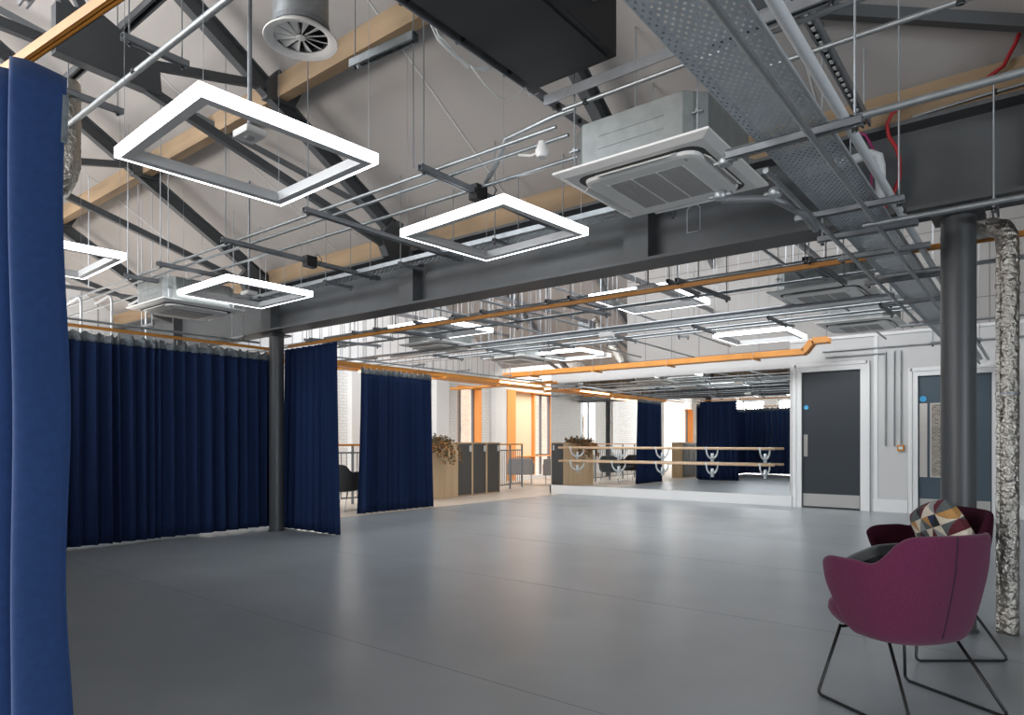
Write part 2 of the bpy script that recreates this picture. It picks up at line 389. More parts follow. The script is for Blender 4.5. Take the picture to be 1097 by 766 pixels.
# barres
YB = 12.68
bx0, bx1 = -8.65, -3.83
for z, nm in ((1.08, 'upper'), (.775, 'lower')):
    o = tag(MB().tube([(bx0, YB, z), (bx1, YB, z)], .024, 14).build('ballet_barre', 'barre', smooth=True), '%s wooden ballet barre running along the mirror' % nm, 'ballet barre', 'ballet barres')
    for k, bxx in enumerate((-8.32, -7.25, -6.21, -5.13, -4.09)):
        t = thing('barre_bracket', (bxx, YM-.02, z-.22), 'white curved bracket under the %s barre, %s' % (nm, ['nearest the planter', 'second from the planter', 'the middle one', 'second from the door', 'nearest the door'][k]), 'bracket', 'barre brackets')
        pts = []
        for q in range(9):
            th = q/8*PI/2
            pts.append((bxx, YM-.045-(YM-.045-YB)*math.sin(th), z-.03-.17*math.cos(th)))
        MB().tube(pts, [.022-.008*q/8 for q in range(9)], 8).build('arm', 'cast', t, smooth=True)
        MB().box(bxx-.022, bxx+.022, YM-.052, YM-.034, z-.27, z-.10).build('wall_plate', 'cast', t, bevel=.006)
        MB().tube([(bxx-.02, YB, z-.002), (bxx+.02, YB, z-.002)], .03, 12).build('cradle', 'cast', t, smooth=True)

# ------------------------------------------------------------------ main steel frame
BY = 5.0
bt = thing('steel_beam', (-4, BY, 2.66), 'deep dark grey steel I-beam carrying the roof valley', 'beam')
BZ0, BZ1 = 2.66, 3.24
MB().isec((-13, BY, (BZ0+BZ1)/2), (6.8, BY, (BZ0+BZ1)/2), .30, BZ1-BZ0, .025, .014).build('girder', 'steel', bt)
TX = [-13.3+.02, -10.64, -7.96, -5.28, -2.56, .13, 2.8, 5.5]
for x in TX[1:]:
    MB().box(x-.11, x+.11, BY-.142, BY+.142, BZ0+.025, BZ1-.025).build('stiffener', 'steel', bt)
for x, nm in ((-8.12, 'far dark grey round steel column beside the navy curtain corner'), (-.4, 'near dark grey round steel column behind the armchairs'), (-11.8, 'grey round steel column in the lounge, seen in the mirror')):
    t = thing('steel_column', (x, BY+.12 if x != -11.8 else BY+.1, 0), nm, 'column')
    yy = t.location.y
    MB().lathe((x, yy, 0), [(.0, 0), (.097, 0), (.097, 2.64), (0, 2.64)], 40).build('shaft', 'steelcol', t, autos=40)
    MB().box(x-.14, x+.14, yy-.14, yy+.14, 2.635, 2.66).build('cap_plate', 'steelcol', t)
    MB().lathe((x, yy, 0), [(0, 0), (.11, 0), (.11, .015), (.098, .018)], 40).build('base_ring', 'steelcol', t, autos=40)

# timber plates and purlins
for (y_, z0, z1, nm, w_) in ((4.93, 3.245, 3.45, 'long timber wall plate lying on top of the dark beam', .10), (3.36, 4.23, 4.42, 'rough timber purlin crossing the rafters half way up the roof', .10), (1.0, 5.66, 5.84, 'timber purlin near the ridge, above the near curtain', .10)):
    tag(MB().box(-12.9, 6.7, y_-w_/2, y_+w_/2, z0, z1).build('timber_purlin' if z0 > 4 else 'timber_plate', 'timber'), nm, 'timber beam')

# trusses
def truss(x, yf, sgn, label, full=True):
    # foot at (yf), going towards the ridge in direction -sgn
    t = thing('roof_truss', (x, yf, 2.95), label, 'roof truss', 'dark steel roof trusses')
    Y_ = lambda d: yf-sgn*d
    def seg(nm, a, b_, w_, h, kind='b'):
        m = MB(); p = (x, Y_(a[0]), a[1]); q = (x, Y_(b_[0]), b_[1])
        if kind == 'i': m.isec(p, q, w_, h, .014, .012)
        else: m.beam(p, q, w_, h)
        return m.build(nm, 'steel' if sgn > 0 else 'galvd', t)
    rz = lambda d: 3.4+.6*d-.13
    seg('rafter', (.05, rz(.05)), (5.5, rz(5.5)), .08, .15, 'i')
    if full:
        seg('raised_tie', (.1, 3.17), (2.7, 3.87), .055, .07)
        seg('middle_tie', (2.7, 3.92), (8.3, 3.92), .055, .07)
        seg('strut', (1.5, 4.36), (2.75, 4.04), .05, .065)
        seg('strut', (3.05, 4.1), (3.75, rz(3.75)), .05, .06)
        seg('strut', (3.1, 4.1), (5.45, 6.45), .05, .06)
        MB().prism([(Y_(a), b_) for a, b_ in [(1.72, 4.19), (1.72, 4.34), (1.6, 4.49), (1.35, 4.40), (1.45, 4.20)]], x-.045, x+.045, 'x').build('gusset_plate', 'steel', t)
        MB().prism([(Y_(a), b_) for a, b_ in [(2.6, 3.84), (3.3, 3.86), (3.3, 4.2), (3.0, 4.25), (2.62, 4.08)]], x-.045, x+.045, 'x').build('gusset_plate', 'steel', t)
    MB().prism([(Y_(a), b_) for a, b_ in [(-.0, 3.26), (.0, 3.05), (.35, 3.12), (.45, 3.3), (.3, 3.5)]], x-.05, x+.05, 'x').build('gusset_plate', 'steel', t)
    # other half of the span
    L = 11.0
    seg('rafter', (5.5, rz(5.5)), (L-.05, rz(.05)), .08, .15, 'i')
    if full: seg('raised_tie', (L-2.7, 3.87), (L-.1, 3.17), .055, .07)
    return t
lab = {1: 'roof truss over the far left corner behind the hanging cassette unit', 2: 'roof truss above the far column by the curtain corner', 3: 'roof truss crossing behind the large rectangular lamp', 4: 'roof truss beside the black fan box, above the near ceiling cassette', 5: 'roof truss over the near column, above the perforated tray'}
for i in (1, 2, 3, 4, 5):
    truss(TX[i], 4.93, 1, lab[i], full=i < 4)
lab2 = {1: 'roof truss beyond the beam, over the lounge', 2: 'roof truss beyond the beam, above the edge of the sports floor', 3: 'roof truss beyond the beam, above the left of the mirror', 4: 'roof truss beyond the beam, above the charcoal door'}
for i in (1, 2, 3, 4):
    truss(TX[i], 5.1, -1, lab2[i])
# longitudinal steel member through the truss nodes
tag(MB().channel((-12.8, 2.1, 4.28), (-4.2, 2.1, 4.28), .06, .06, .006).build('bracing_channel', 'steel'), 'dark steel bracing channel running between trusses at upper left', 'steel channel')
tag(MB().beam((-5.2, 4.75, 3.45), (-7.9, 1.3, 5.5), .012, .06).build('roof_brace', 'steel'), 'flat diagonal roof brace between the lamp and the far column', 'brace')
tag(MB().beam((-1.45, 4.2, 3.95), (.3, 4.85, 3.45), .06, .07).build('roof_brace', 'steel'), 'dark diagonal roof brace at the upper right', 'brace')

# ------------------------------------------------------------------ curtains
def curtain(name, P0, P1, z0, z1, folds, amp, m, label, header=True, flare=.0, seed=1, jitter=.25, hz=.10, endflat=0, res=14, hh=.09):
    rnd = random.Random(seed); P0 = Vector((P0[0], P0[1], 0)); P1 = Vector((P1[0], P1[1], 0)); d = (P1-P0); L = d.length; d.normalize(); nrm = Vector((-d.y, d.x, 0))
    t = thing(name, tuple(P0), label, 'curtain', 'navy blue curtains')
    n = folds*res; ks = []; ph = [0]
    ws = [max(.4, 1+rnd.uniform(-jitter, jitter)*1.6) for _ in range(folds)]; tot = sum(ws)
    am = [rnd.uniform(.65, 1.15) for _ in range(folds+1)]
    lean = [rnd.uniform(-.25, .25) for _ in range(folds+1)]
    zs = [z0, z0+.15, z0+.5, z0+.9, (z0+z1)/2, z1-.8, z1-.35, z1-.1, z1]
    rows = []
    pos = []; acc = 0
    for k in range(folds):
        for i in range(res):
            u = i/res; pos.append(((acc+ws[k]*u)/tot, k, u))
        acc += ws[k]
    pos.append((1, folds-1, 1))
    for zi, z in enumerate(zs):
        v = (z-z0)/(z1-z0); row = []
        for s_, k, u in pos:
            a0 = am[k]*(1-u)+am[k+1]*u
            wob = 1+.10*math.sin(k*2.1+v*3+seed)
            A = amp*a0*(.85+.25*(1-v))*wob if v < .98 else amp*a0*.85
            off = A*math.sin(2*PI*u)+.25*A*math.sin(4*PI*u+k)*(1-v*.5)
            along = s_*L + .18*L*ws[k]/tot*math.sin(4*PI*u)*.5 + (lean[k]*(1-u)+lean[k+1]*u)*(1-v)*.06
            sp = (s_-.5)*2*flare*(1-v)**1.5
            p = P0+d*(along+sp)+nrm*off
            row.append((p.x, p.y, z))
        rows.append(row)
    o = MB().grid(rows).build('drape', m, t, smooth=True, solid=.004)
    if header:
        mb = MB(); hrows = []
        for z in (z1-.01, z1+.03, z1+hh):
            row = []
            for s_, k, u in pos:
                A = amp*.8*am[k]
                off = A*math.sin(2*PI*u)*(1 if z < z1+.05 else .5)
                p = P0+d*(s_*L)+nrm*off
                zz = z+(.018*math.sin(2*PI*u+k)+rnd.uniform(-.004, .004) if z > z1 else -.004)
                row.append((p.x, p.y, zz))
            hrows.append(row)
        mb.grid(hrows).build('header_tape', 'tape', t, smooth=True, solid=.005)
        for k in range(folds):
            p = P0+d*(L*(k+.5)/folds); MB().beam((p.x, p.y, z1+hh-.03), (p.x, p.y, z1+hh+.03), .006, .012).build('hook', 'cable', t)
    return t
ZR = 2.50
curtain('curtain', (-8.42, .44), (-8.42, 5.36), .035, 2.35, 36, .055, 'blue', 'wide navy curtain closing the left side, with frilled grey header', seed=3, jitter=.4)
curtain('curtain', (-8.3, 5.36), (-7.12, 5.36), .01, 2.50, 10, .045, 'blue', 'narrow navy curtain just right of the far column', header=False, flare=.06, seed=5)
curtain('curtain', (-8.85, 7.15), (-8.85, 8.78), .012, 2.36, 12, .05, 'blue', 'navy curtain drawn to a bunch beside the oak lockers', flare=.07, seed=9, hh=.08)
# near curtain along the southern rail: long run, with its leading edge close to the camera
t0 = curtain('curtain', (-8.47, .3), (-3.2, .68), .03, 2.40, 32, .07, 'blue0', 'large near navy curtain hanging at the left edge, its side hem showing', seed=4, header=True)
# leading panels modelled more closely
def lead():
    prof = [(-3.20, .68), (-3.17, .62), (-3.13, .62), (-3.10, .70), (-3.06, .75), (-3.03, .70), (-3.01, .63), (-2.97, .61), (-2.94, .67), (-2.91, .75), (-2.87, .76), (-2.845, .70), (-2.83, .64), (-2.79, .63), (-2.765, .70), (-2.74, .77), (-2.70, .77), (-2.68, .70), (-2.665, .655), (-2.63, .65), (-2.61, .70), (-2.595, .755), (-2.565, .765), (-2.552, .72), (-2.548, .678), (-2.528, .665), (-2.512, .685), (-2.500, .72), (-2.492, .755), (-2.487, .785), (-2.490, .80)]
    P_ = [Vector(p) for p in prof]; n = len(P_)
    def cr(i, u):
        p0, p1, p2, p3 = [P_[max(0, min(n-1, i+k))] for k in (-1, 0, 1, 2)]
        return .5*((2*p1)+(-p0+p2)*u+(2*p0-5*p1+4*p2-p3)*u*u+(-p0+3*p1-3*p2+p3)*u**3)
    fine = [cr(i, u/4) for i in range(n-1) for u in range(4)]+[P_[-1].copy()]
    rows = []; N = 30; ztop = 2.41
    for q in range(N+1):
        z = .02+(ztop-.02)*q/N; v = z/ztop; row = []
        for p in fine:
            e = max(0, (p.x+2.56)/.07); e = min(1, e)
            x = p.x+e*(.030*(1-v)**.8+.004*math.sin(z*7))
            y = p.y+.006*math.sin(z*2.3+p.x*30)*(1-v*.6)+e*.01*math.sin(z*5+1)
            zz = z+(0.0 if v < .97 else -.02*max(0, (p.y-.70)/.1)*e)
            row.append((x, y, zz))
        rows.append(row)
    return rows, fine
rows, fine = lead()
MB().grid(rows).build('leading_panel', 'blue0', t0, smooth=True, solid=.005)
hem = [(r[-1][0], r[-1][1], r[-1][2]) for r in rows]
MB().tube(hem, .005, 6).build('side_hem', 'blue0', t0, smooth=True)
MB().grid([[(x, y+.012, z) for (x, y, z) in r[-9:]] for r in rows[27:30]]).build('lining_tape', 'tape', t0, solid=.004)

# curtain rails (orange)
def rail(p, q, label, w_=.03, h=.035):
    return tag(MB().channel(p, q, w_, h, .003).beam((p[0], p[1], p[2]+h*.4), (q[0], q[1], q[2]+h*.4), w_*.9, .006).build('curtain_rail', 'orange'), label, 'curtain rail', 'orange curtain rails')
rail((-8.40, .2, ZR), (-8.40, 5.36, ZR), 'orange curtain rail over the wide navy curtain')
rail((-8.82, 5.4, ZR), (-8.82, 12.4, ZR), 'orange curtain rail along the lounge edge over the bunched curtain')
rail((-8.2, 5.36, 2.535), (3.5, 5.36, 2.535), 'long orange rail crossing the room beyond the beam')
rail((-8.3, .24, 2.56), (-1.4, .92, 2.56), 'orange rail over the near curtain, entering at upper left')

# ------------------------------------------------------------------ hangers, struts, conduits
LN = {}
def strut(p, q, rods, label, w_=.041, rz=None, m='galvd'):
    p = Vector(p); q = Vector(q)
    t = thing('strut_channel', tuple(p), label, 'strut channel', 'suspended strut channels')
    MB().channel(p, q, w_, w_, .003).build('channel', m, t)
    for u in rods:
        c_ = p.lerp(q, u); zt = (roofz(c_.y)+.02) if rz is None else rz
        MB().tube([(c_.x, c_.y, c_.z-.045), (c_.x, c_.y, zt)], .005, 6).build('threaded_rod', 'rod', t)
        MB().lathe((c_.x, c_.y, c_.z-.04), [(0, 0), (.012, 0), (.012, .014), (0, .014)], 6).build('nut', 'clamp', t)
    return t
def conduit(pts, r, label, m='galv', clips=(), cat='conduit', n=10, name='conduit', group='galvanised conduits'):
    pts = [Vector(p) for p in pts]
    t = thing(name, tuple(pts[0]), label, cat, group)
    MB().tube(pts, r, n).build('tube', m, t, autos=50)
    for c_ in clips:
        c_ = Vector(c_); MB().lathe((c_.x, c_.y, c_.z-.012), [(r*1.05, 0), (r*1.5, 0), (r*1.5, .024), (r*1.05, .024)], 10).build('clip', 'clamp', t)
    return t
def arc(c_, r, a0, a1, n, plane):
    out = []
    for i in range(n+1):
        a = math.radians(a0+(a1-a0)*i/n); u, v = r*math.cos(a), r*math.sin(a)
        out.append({'xy': (c_[0]+u, c_[1]+v, c_[2]), 'xz': (c_[0]+u, c_[1], c_[2]+v), 'yz': (c_[0], c_[1]+u, c_[2]+v)}[plane])
    return out
# struts towards the beam
for x, lb in ((-3.17, 'strut channel at the right end of the second rectangular lamp'), (-4.45, 'strut channel between the two middle rectangular lamps'), (-5.68, 'strut channel with black cable box left of the beam tray'), (-6.95, 'strut channel over the lamp near the far column'), (-7.72, 'strut channel over the far hanging cassette unit')):
    strut((x, 3.04, 3.0), (x, 4.84, 3.0), (.02, .93), lb)
# conduits resting on them
for y_, lb, x1 in ((3.2, 'front conduit of the three above the struts', -2.2), (3.33, 'middle conduit of the three above the struts', -2.2), (3.62, 'rear conduit of the three above the struts', -2.2)):
    conduit([(-12.8, y_, 3.035), (-6, y_, 3.035), (x1, y_, 3.035)], .0125, lb)
conduit([(-3.1, 3.62, 3.055), (-2.9, 3.5, 3.10), (-2.75, 3.42, 3.20), (-2.35, 3.40, 3.22), (-2.2, 3.4, 3.22)], .016, 'bent conduit rising to the black fan box')
# slotted bracket with rods
t = strut((-3.85, 3.03, 3.90), (-3.2, 3.03, 3.86), (.05, .97), 'short slotted bracket hanging in front of the timber purlin', .06, m='galv')
for u in (.2, .34, .48, .62, .76): 
    c_ = Vector((-3.85, 3.03, 3.868)).lerp(Vector((-3.2, 3.03, 3.828)), u); MB().box(c_.x-.022, c_.x+.022, c_.y-.008, c_.y+.008, c_.z-.002, c_.z+.002).build('slot', 'black', t)
MB().tube([(-3.22, 3.03, 3.0), (-3.22, 3.03, 3.85)], .005, 6).build('threaded_rod', 'rod', t)

# narrow perforated tray along the beam
def perf_tray(name, x0, x1, y0, y1, z, side, pitch, along, label, m='tray', hole=.42, lip=.04):
    t = thing(name, ((x0+x1)/2, (y0+y1)/2, z), label, 'cable tray')
    mb = MB()
    nx = max(1, round((x1-x0)/(pitch if along == 'y' else pitch*1.6))); ny = max(1, round((y1-y0)/(pitch if along == 'x' else pitch*1.6)))
    dx, dy = (x1-x0)/nx, (y1-y0)/ny
    for i in range(nx):
        for j_ in range(ny):
            cx, cy = x0+(i+.5)*dx, y0+(j_+.5)*dy
            O = [(cx-dx/2, cy-dy/2, z), (cx+dx/2, cy-dy/2, z), (cx+dx/2, cy+dy/2, z), (cx-dx/2, cy+dy/2, z)]
            skip = ((i+j_) % 2 == 0)
            if skip: mb.add(O, [(0, 1, 2, 3)]); continue
            h = hole
            hx, hy = dx*h/1, dy*h/1
            I = [(cx-hx, cy, z), (cx, cy-hy, z), (cx+hx, cy, z), (cx, cy+hy, z)]
            k = .62
            I = [(cx-hx*k, cy-hy*k, z), (cx+hx*k, cy-hy*k, z), (cx+hx*k, cy+hy*k, z), (cx-hx*k, cy+hy*k, z)]
            mb.add(O+I, [(0, 1, 5, 4), (1, 2, 6, 5), (2, 3, 7, 6), (3, 0, 4, 7)])
    mb.build('perforated_base', m, t)
    s_ = MB()
    if along == 'y':
        for xx in (x0, x1): s_.box(xx-.002, xx+.002, y0, y1, z-.001, z+lip); s_.box(xx-.012 if xx == x1 else xx, xx if xx == x1 else xx+.012, y0, y1, z+lip-.002, z+lip)
    else:
        for yy in (y0, y1): s_.box(x0, x1, yy-.002, yy+.002, z-.001, z+lip)
    s_.build('side_rail', m, t)
    return t
nt_ = perf_tray('perforated_tray', -8.0, -1.4, 4.52, 4.68, 2.99, 0, .02, 'x', 'narrow perforated cable tray running along the front of the dark beam', m='galv')
for x in (-7.4, -6.1, -4.9, -3.7, -2.2):
    strut((x, 4.42, 2.955), (x, 4.80, 2.955), (.06, .94), 'short bracket carrying the narrow tray, %s' % {-7.4: 'by the far column', -6.1: 'left of centre', -4.9: 'between the middle lamps', -3.7: 'over the second lamp', -2.2: 'behind the near cassette'}[x], .03)

# big perforated tray towards the back wall
perf_tray('perforated_tray', -.955, -.685, .6, 12.8, 2.50, 0, .0145, 'y', 'wide perforated cable tray running overhead from upper right to the back wall')
tnum = ['nearest the camera', 'in front of the beam', 'just before the beam', 'under the beam', 'one past the beam', 'third past the beam', 'fourth past the beam', 'nearest the back wall']
for k, y_ in enumerate((2.9, 3.96, 4.45, 5.0, 5.9, 6.9, 8.2, 10.0)):
    strut((-1.08, y_, 2.465), (-.54, y_, 2.465), (.95,) if k in (0, 1) else ((.05, .95) if k > 3 else (.05,)), 'trapeze bar under the wide perforated tray, %s' % tnum[k], .035, rz=(2.67 if abs(y_-5) < .2 else None))
conduit([(-.72, .5, 2.44), (-.72, 6, 2.44), (-.72, 12.8, 2.44)], .0135, 'conduit clipped under the middle of the wide tray')
conduit([(-.975, 3.1, 2.44), (-.975, 7, 2.44), (-.975, 8, 2.44)], .0135, 'conduit along the left edge of the wide tray')
conduit([(-.61, .5, 2.5), (-.61, 3.2, 2.5), (-.61, 6.5, 2.5), (-.61, 12.8, 2.5)], .020, 'pale insulated pipe beside the wide tray', 'pipe', clips=((-.61, 2.95, 2.5), (-.61, 4.3, 2.5)), cat='pipe', name='insulated_pipe', n=16, group=None)
# crossing conduits on the right
conduit([(-1.15, 3.08, 2.56), (0, 3.08, 2.56), (.36, 3.08, 2.56)]+arc((.36, 3.2, 2.56), .12, -90, 0, 5, 'xy')+[(.48, 4.0, 2.56)], .016, 'conduit crossing the tray and bending away at the right edge')
conduit([(-1.05, 3.3, 3.02), (-.4, 3.3, 3.02), (1.2, 3.3, 3.02)], .0125, 'upper conduit in front of the dark roof at right', clips=((-.25, 3.3, 3.02),))
conduit([(-.78, 4.2, 2.43), (.1, 4.2, 2.43), (.35, 4.2, 2.43)]+arc((.35, 4.32, 2.43), .12, -90, 0, 5, 'xy')+[(.47, 5.1, 2.43)], .015, 'conduit passing in front of the near column top')
conduit([(-1.0, 5.75, 2.47), (0.3, 5.75, 2.47), (3, 5.75, 2.47)], .014, 'conduit passing behind the near column')
conduit([(-1.15, 8.1, 2.43), (-.2, 8.1, 2.43), (2, 8.1, 2.43)], .013, 'conduit beyond the near column, lower')
conduit([(-2.15, 3.2, 3.12), (-1, 3.2, 3.12), (1, 3.2, 3.12)], .012, 'conduit above the near ceiling cassette', clips=((-2.0, 3.2, 3.12),))
conduit([(-1.35, 3.55, 2.52), (-1.1, 3.62, 2.49), (-.98, 3.75, 2.42), (-.98, 4.0, 2.40)], .02, 'short flexible conduit by the round junction boxes', 'galvd')
for p, lb in (((-1.16, 3.1, 2.53), 'upper round junction box beside the near cassette'), ((-1.23, 3.22, 2.42), 'lower round junction box beside the near cassette'), ((-1.02, 3.4, 2.44), 'right round junction box under the wide tray')):
    t = thing('junction_box', p, lb, 'junction box', 'round junction boxes')
    MB().lathe(p, [(0, -.02), (.028, -.02), (.033, -.014), (.033, .014), (.028, .02), (0, .02)], 18).build('body', 'galv', t, autos=40)
    MB().tube([(p[0]-.055, p[1], p[2]), (p[0]+.055, p[1], p[2])], .012, 8).build('spout', 'galv', t)
strut((-1.25, 3.06, 3.1), (-.55, 3.06, 3.1), (.1, .8), 'strut channel at top right between the roof and the wide tray', .05)
t = strut((-.86, 3.1, 3.24), (-.86, 4.75, 3.24), (.05, .95), 'slotted dark channel on the roof at upper right', .05)
for k in range(22): MB().box(-.868, -.852, 3.16+k*.072, 3.19+k*.072, 3.213, 3.222).build('slot', 'cable', t)
# steel angle by the fan box and cross member
t = thing('steel_angle', (-2.37, 3.4, 3.22), 'long steel angle alongside the black fan box, with cable holes', 'steel angle')
MB().angle((-2.43, 1.2, 3.335), (-2.43, 4.75, 3.335), .07, .006).build('angle', 'galvd', t)
for y_ in (2.2, 2.6, 3.0, 3.5, 3.75): MB().tube([(-2.38, y_, 3.335), (-2.43, y_, 3.335)], .016, 10).build('grommet', 'clamp', t)
tag(MB().angle((-2.35, 3.32, 3.27), (1.2, 3.32, 3.27), .06, .006).build('steel_angle', 'galvd'), 'steel angle crossing above the near ceiling cassette', 'steel angle')

# cables near the fan box
t = thing('cable_bundle', (-2.45, 2.4, 3.3), 'bundle of white cables strapped along the steel angle', 'cables')
for k in range(6):
    r_ = random.Random(k); o_ = [r_.uniform(-.014, .014) for _ in range(3)]
    MB().tube([(-2.44+o_[0], 2.30, 3.7), (-2.44+o_[0], 2.35+o_[1], 3.50), (-2.44+o_[1], 2.39+o_[0], 3.40), (-2.44+o_[2], 2.48+o_[0], 3.30+o_[1]), (-2.44+o_[2]*.6, 2.60, 3.265+o_[1]*.6), (-2.44, 2.69, 3.24+.004*k), (-2.42, 2.76+.01*k, 3.26), (-2.40, 2.86, 3.31)], .0045, 6).build('cable', 'cable', t, smooth=True)
tag(MB().tube([(-2.42, 2.70, 3.25), (-2.42, 2.75, 3.225), (-2.42, 2.82, 3.195), (-2.42, 2.93, 3.175), (-2.42, 3.02, 3.19), (-2.41, 3.09, 3.235), (-2.39, 3.15, 3.31), (-2.39, 3.2, 3.27), (-2.38, 3.27, 3.32)], .004, 6).build('hanging_cable', 'cable', smooth=True), 'single white cable sagging below the steel angle', 'cable')

# fan box
t = thing('fan_box', (-2.05, 2.3, 3.3), 'black rectangular fan box hung from the roof at top centre', 'fan box')
MB().box(-2.34, -1.80, 1.3, 3.2, 3.3, 3.64).build('casing', 'black', t, bevel=.006)
MB().box(-2.30, -1.84, 1.34, 3.16, 3.292, 3.3).build('access_panel', 'black', t)
MB().box(-1.795, -1.775, 2.45, 2.62, 3.52, 3.6).build('bracket', 'galvd', t)
for x in (-2.25, -1.9):
    for y_ in (1.5, 3.0): MB().tube([(x, y_, 3.64), (x, y_, roofz(y_))], .005, 6).build('threaded_rod', 'rod', t)
for k, (yy, zz) in enumerate(((2.85, 3.56), (2.95, 3.50))):
    conduit([(-1.82, yy, zz), (-1.6, yy+.01, zz+.02), (-1.3, yy+.05, zz+.06), (-.3, yy+.05, zz+.1)], .028, 'grey insulated refrigerant pipe leaving the fan box, %s' % ('upper' if k == 0 else 'lower'), 'galvd', cat='pipe', name='refrigerant_pipe', group=None)

# ------------------------------------------------------------------ rectangular lamps
def lamp(xc, yc, z, w_, d_, rot, label, hole=.075):
    t = thing('rectangular_pendant_lamp', (xc, yc, z), label, 'pendant lamp', 'rectangular ring lamps')
    t.rotation_euler = (0, 0, rot)
    W, D, h, k = w_/2, d_/2, .06, hole
    O = Vector((xc, yc, z))
    g_ = MB(); a = .004
    def ring(mb, wo, do, wi, di, z0, z1, faces):
        for sx, sy in ((1, 0), (-1, 0), (0, 1), (0, -1)):
            pass
    def band(mb, W_, D_, z0, z1):
        c4 = [(-W_, -D_), (W_, -D_), (W_, D_), (-W_, D_)]
        vs = [(O.x+x, O.y+y, O.z+zz) for zz in (z0, z1) for x, y in c4]
        mb.add(vs, [(i, (i+1) % 4, 4+(i+1) % 4, 4+i) for i in range(4)])
    def flat(mb, W_, D_, w2, d2, zz):
        c8 = [(-W_, -D_), (W_, -D_), (W_, D_), (-W_, D_), (-w2, -d2), (w2, -d2), (w2, d2), (-w2, d2)]
        mb.add([(O.x+x, O.y+y, O.z+zz) for x, y in c8], [(i, (i+1) % 4, 4+(i+1) % 4, 4+i) for i in range(4)])
    ins = .022
    band(g_, W, D, 0, h); flat(g_, W, D, W-ins, D-ins, 0); flat(g_, W, D, W-.004, D-.004, h); band(g_, W-.004, D-.004, .004, h); 
    g_.build('diffuser', 'glow', t)
    f = MB(); band(f, W-k, D-k, -.0, h); flat(f, W-ins, D-ins, W-k, D-k, 0.0); flat(f, W-.004, D-.004, W-k, D-k, h)
    f.build('frame', 'lampin', t)
    ca, sa = math.cos(rot), math.sin(rot)
    for sx in (-1, 1):
        for sy in (-1, 1):
            x, y_ = sx*(W-.04), sy*(D-.04)
            wx, wy = xc+x*ca-y_*sa, yc+x*sa+y_*ca
            MB().tube([(xc+x, yc+y_, z+h), (xc+x, yc+y_, roofz(wy))], .0016, 4).build('suspension_wire', 'rod', t)
    return t
LZ = 2.84
lamp(-3.61, 2.09, LZ, 1.08, 1.05, math.radians(-2.5), 'nearest and largest glowing rectangular lamp, top left of centre')
lamp(-3.39, 4.06, LZ, 1.13, .98, math.radians(-4), 'glowing rectangular lamp in front of the beam, near the centre')
lamp(-7.0, 2.07, LZ, 1.12, 1.0, math.radians(-2.5), 'glowing rectangular lamp partly hidden by the near curtain')
lamp(-6.95, 4.0, LZ, 1.08, 1.0, math.radians(-1), 'glowing rectangular lamp above the far column')
lamp(-3.55, 7.1, LZ, 1.0, 1.1, 0, 'glowing rectangular lamp just beyond the beam, over the orange rail')
lamp(-6.9, 7.05, LZ, 1.08, 1.1, 0, 'glowing rectangular lamp beyond the beam at left centre')
lamp(-3.43, 10.65, LZ, 1.12, 1.05, 0, 'glowing rectangular lamp above the mirror, left of the small cassettes')
lamp(-6.95, 10.65, LZ, 1.08, 1.05, 0, 'glowing rectangular lamp above the left end of the mirror')

# sensor boxes inside lamps
for (x, y_, z, zt, lb) in ((-3.47, 2.02, 2.93, 0, 'white sensor box hanging inside the nearest lamp'), (-6.85, 3.98, 2.85, 0, 'white sensor box hanging inside the lamp above the far column')):
    t = thing('ceiling_sensor', (x, y_, z), lb, 'sensor box')
    MB().box(x-.075, x+.075, y_-.06, y_+.06, z-.02, z+.02).build('box', 'acwhite', t, bevel=.004)
    MB().tube([(x, y_, z+.02), (x, y_, roofz(y_))], .0125, 10).build('drop_tube', 'galvd', t)
    MB().lathe((x, y_, z-.02), [(.03, 0), (.026, -.008), (0, -.012)], 16).build('lens', 'acgrill', t)

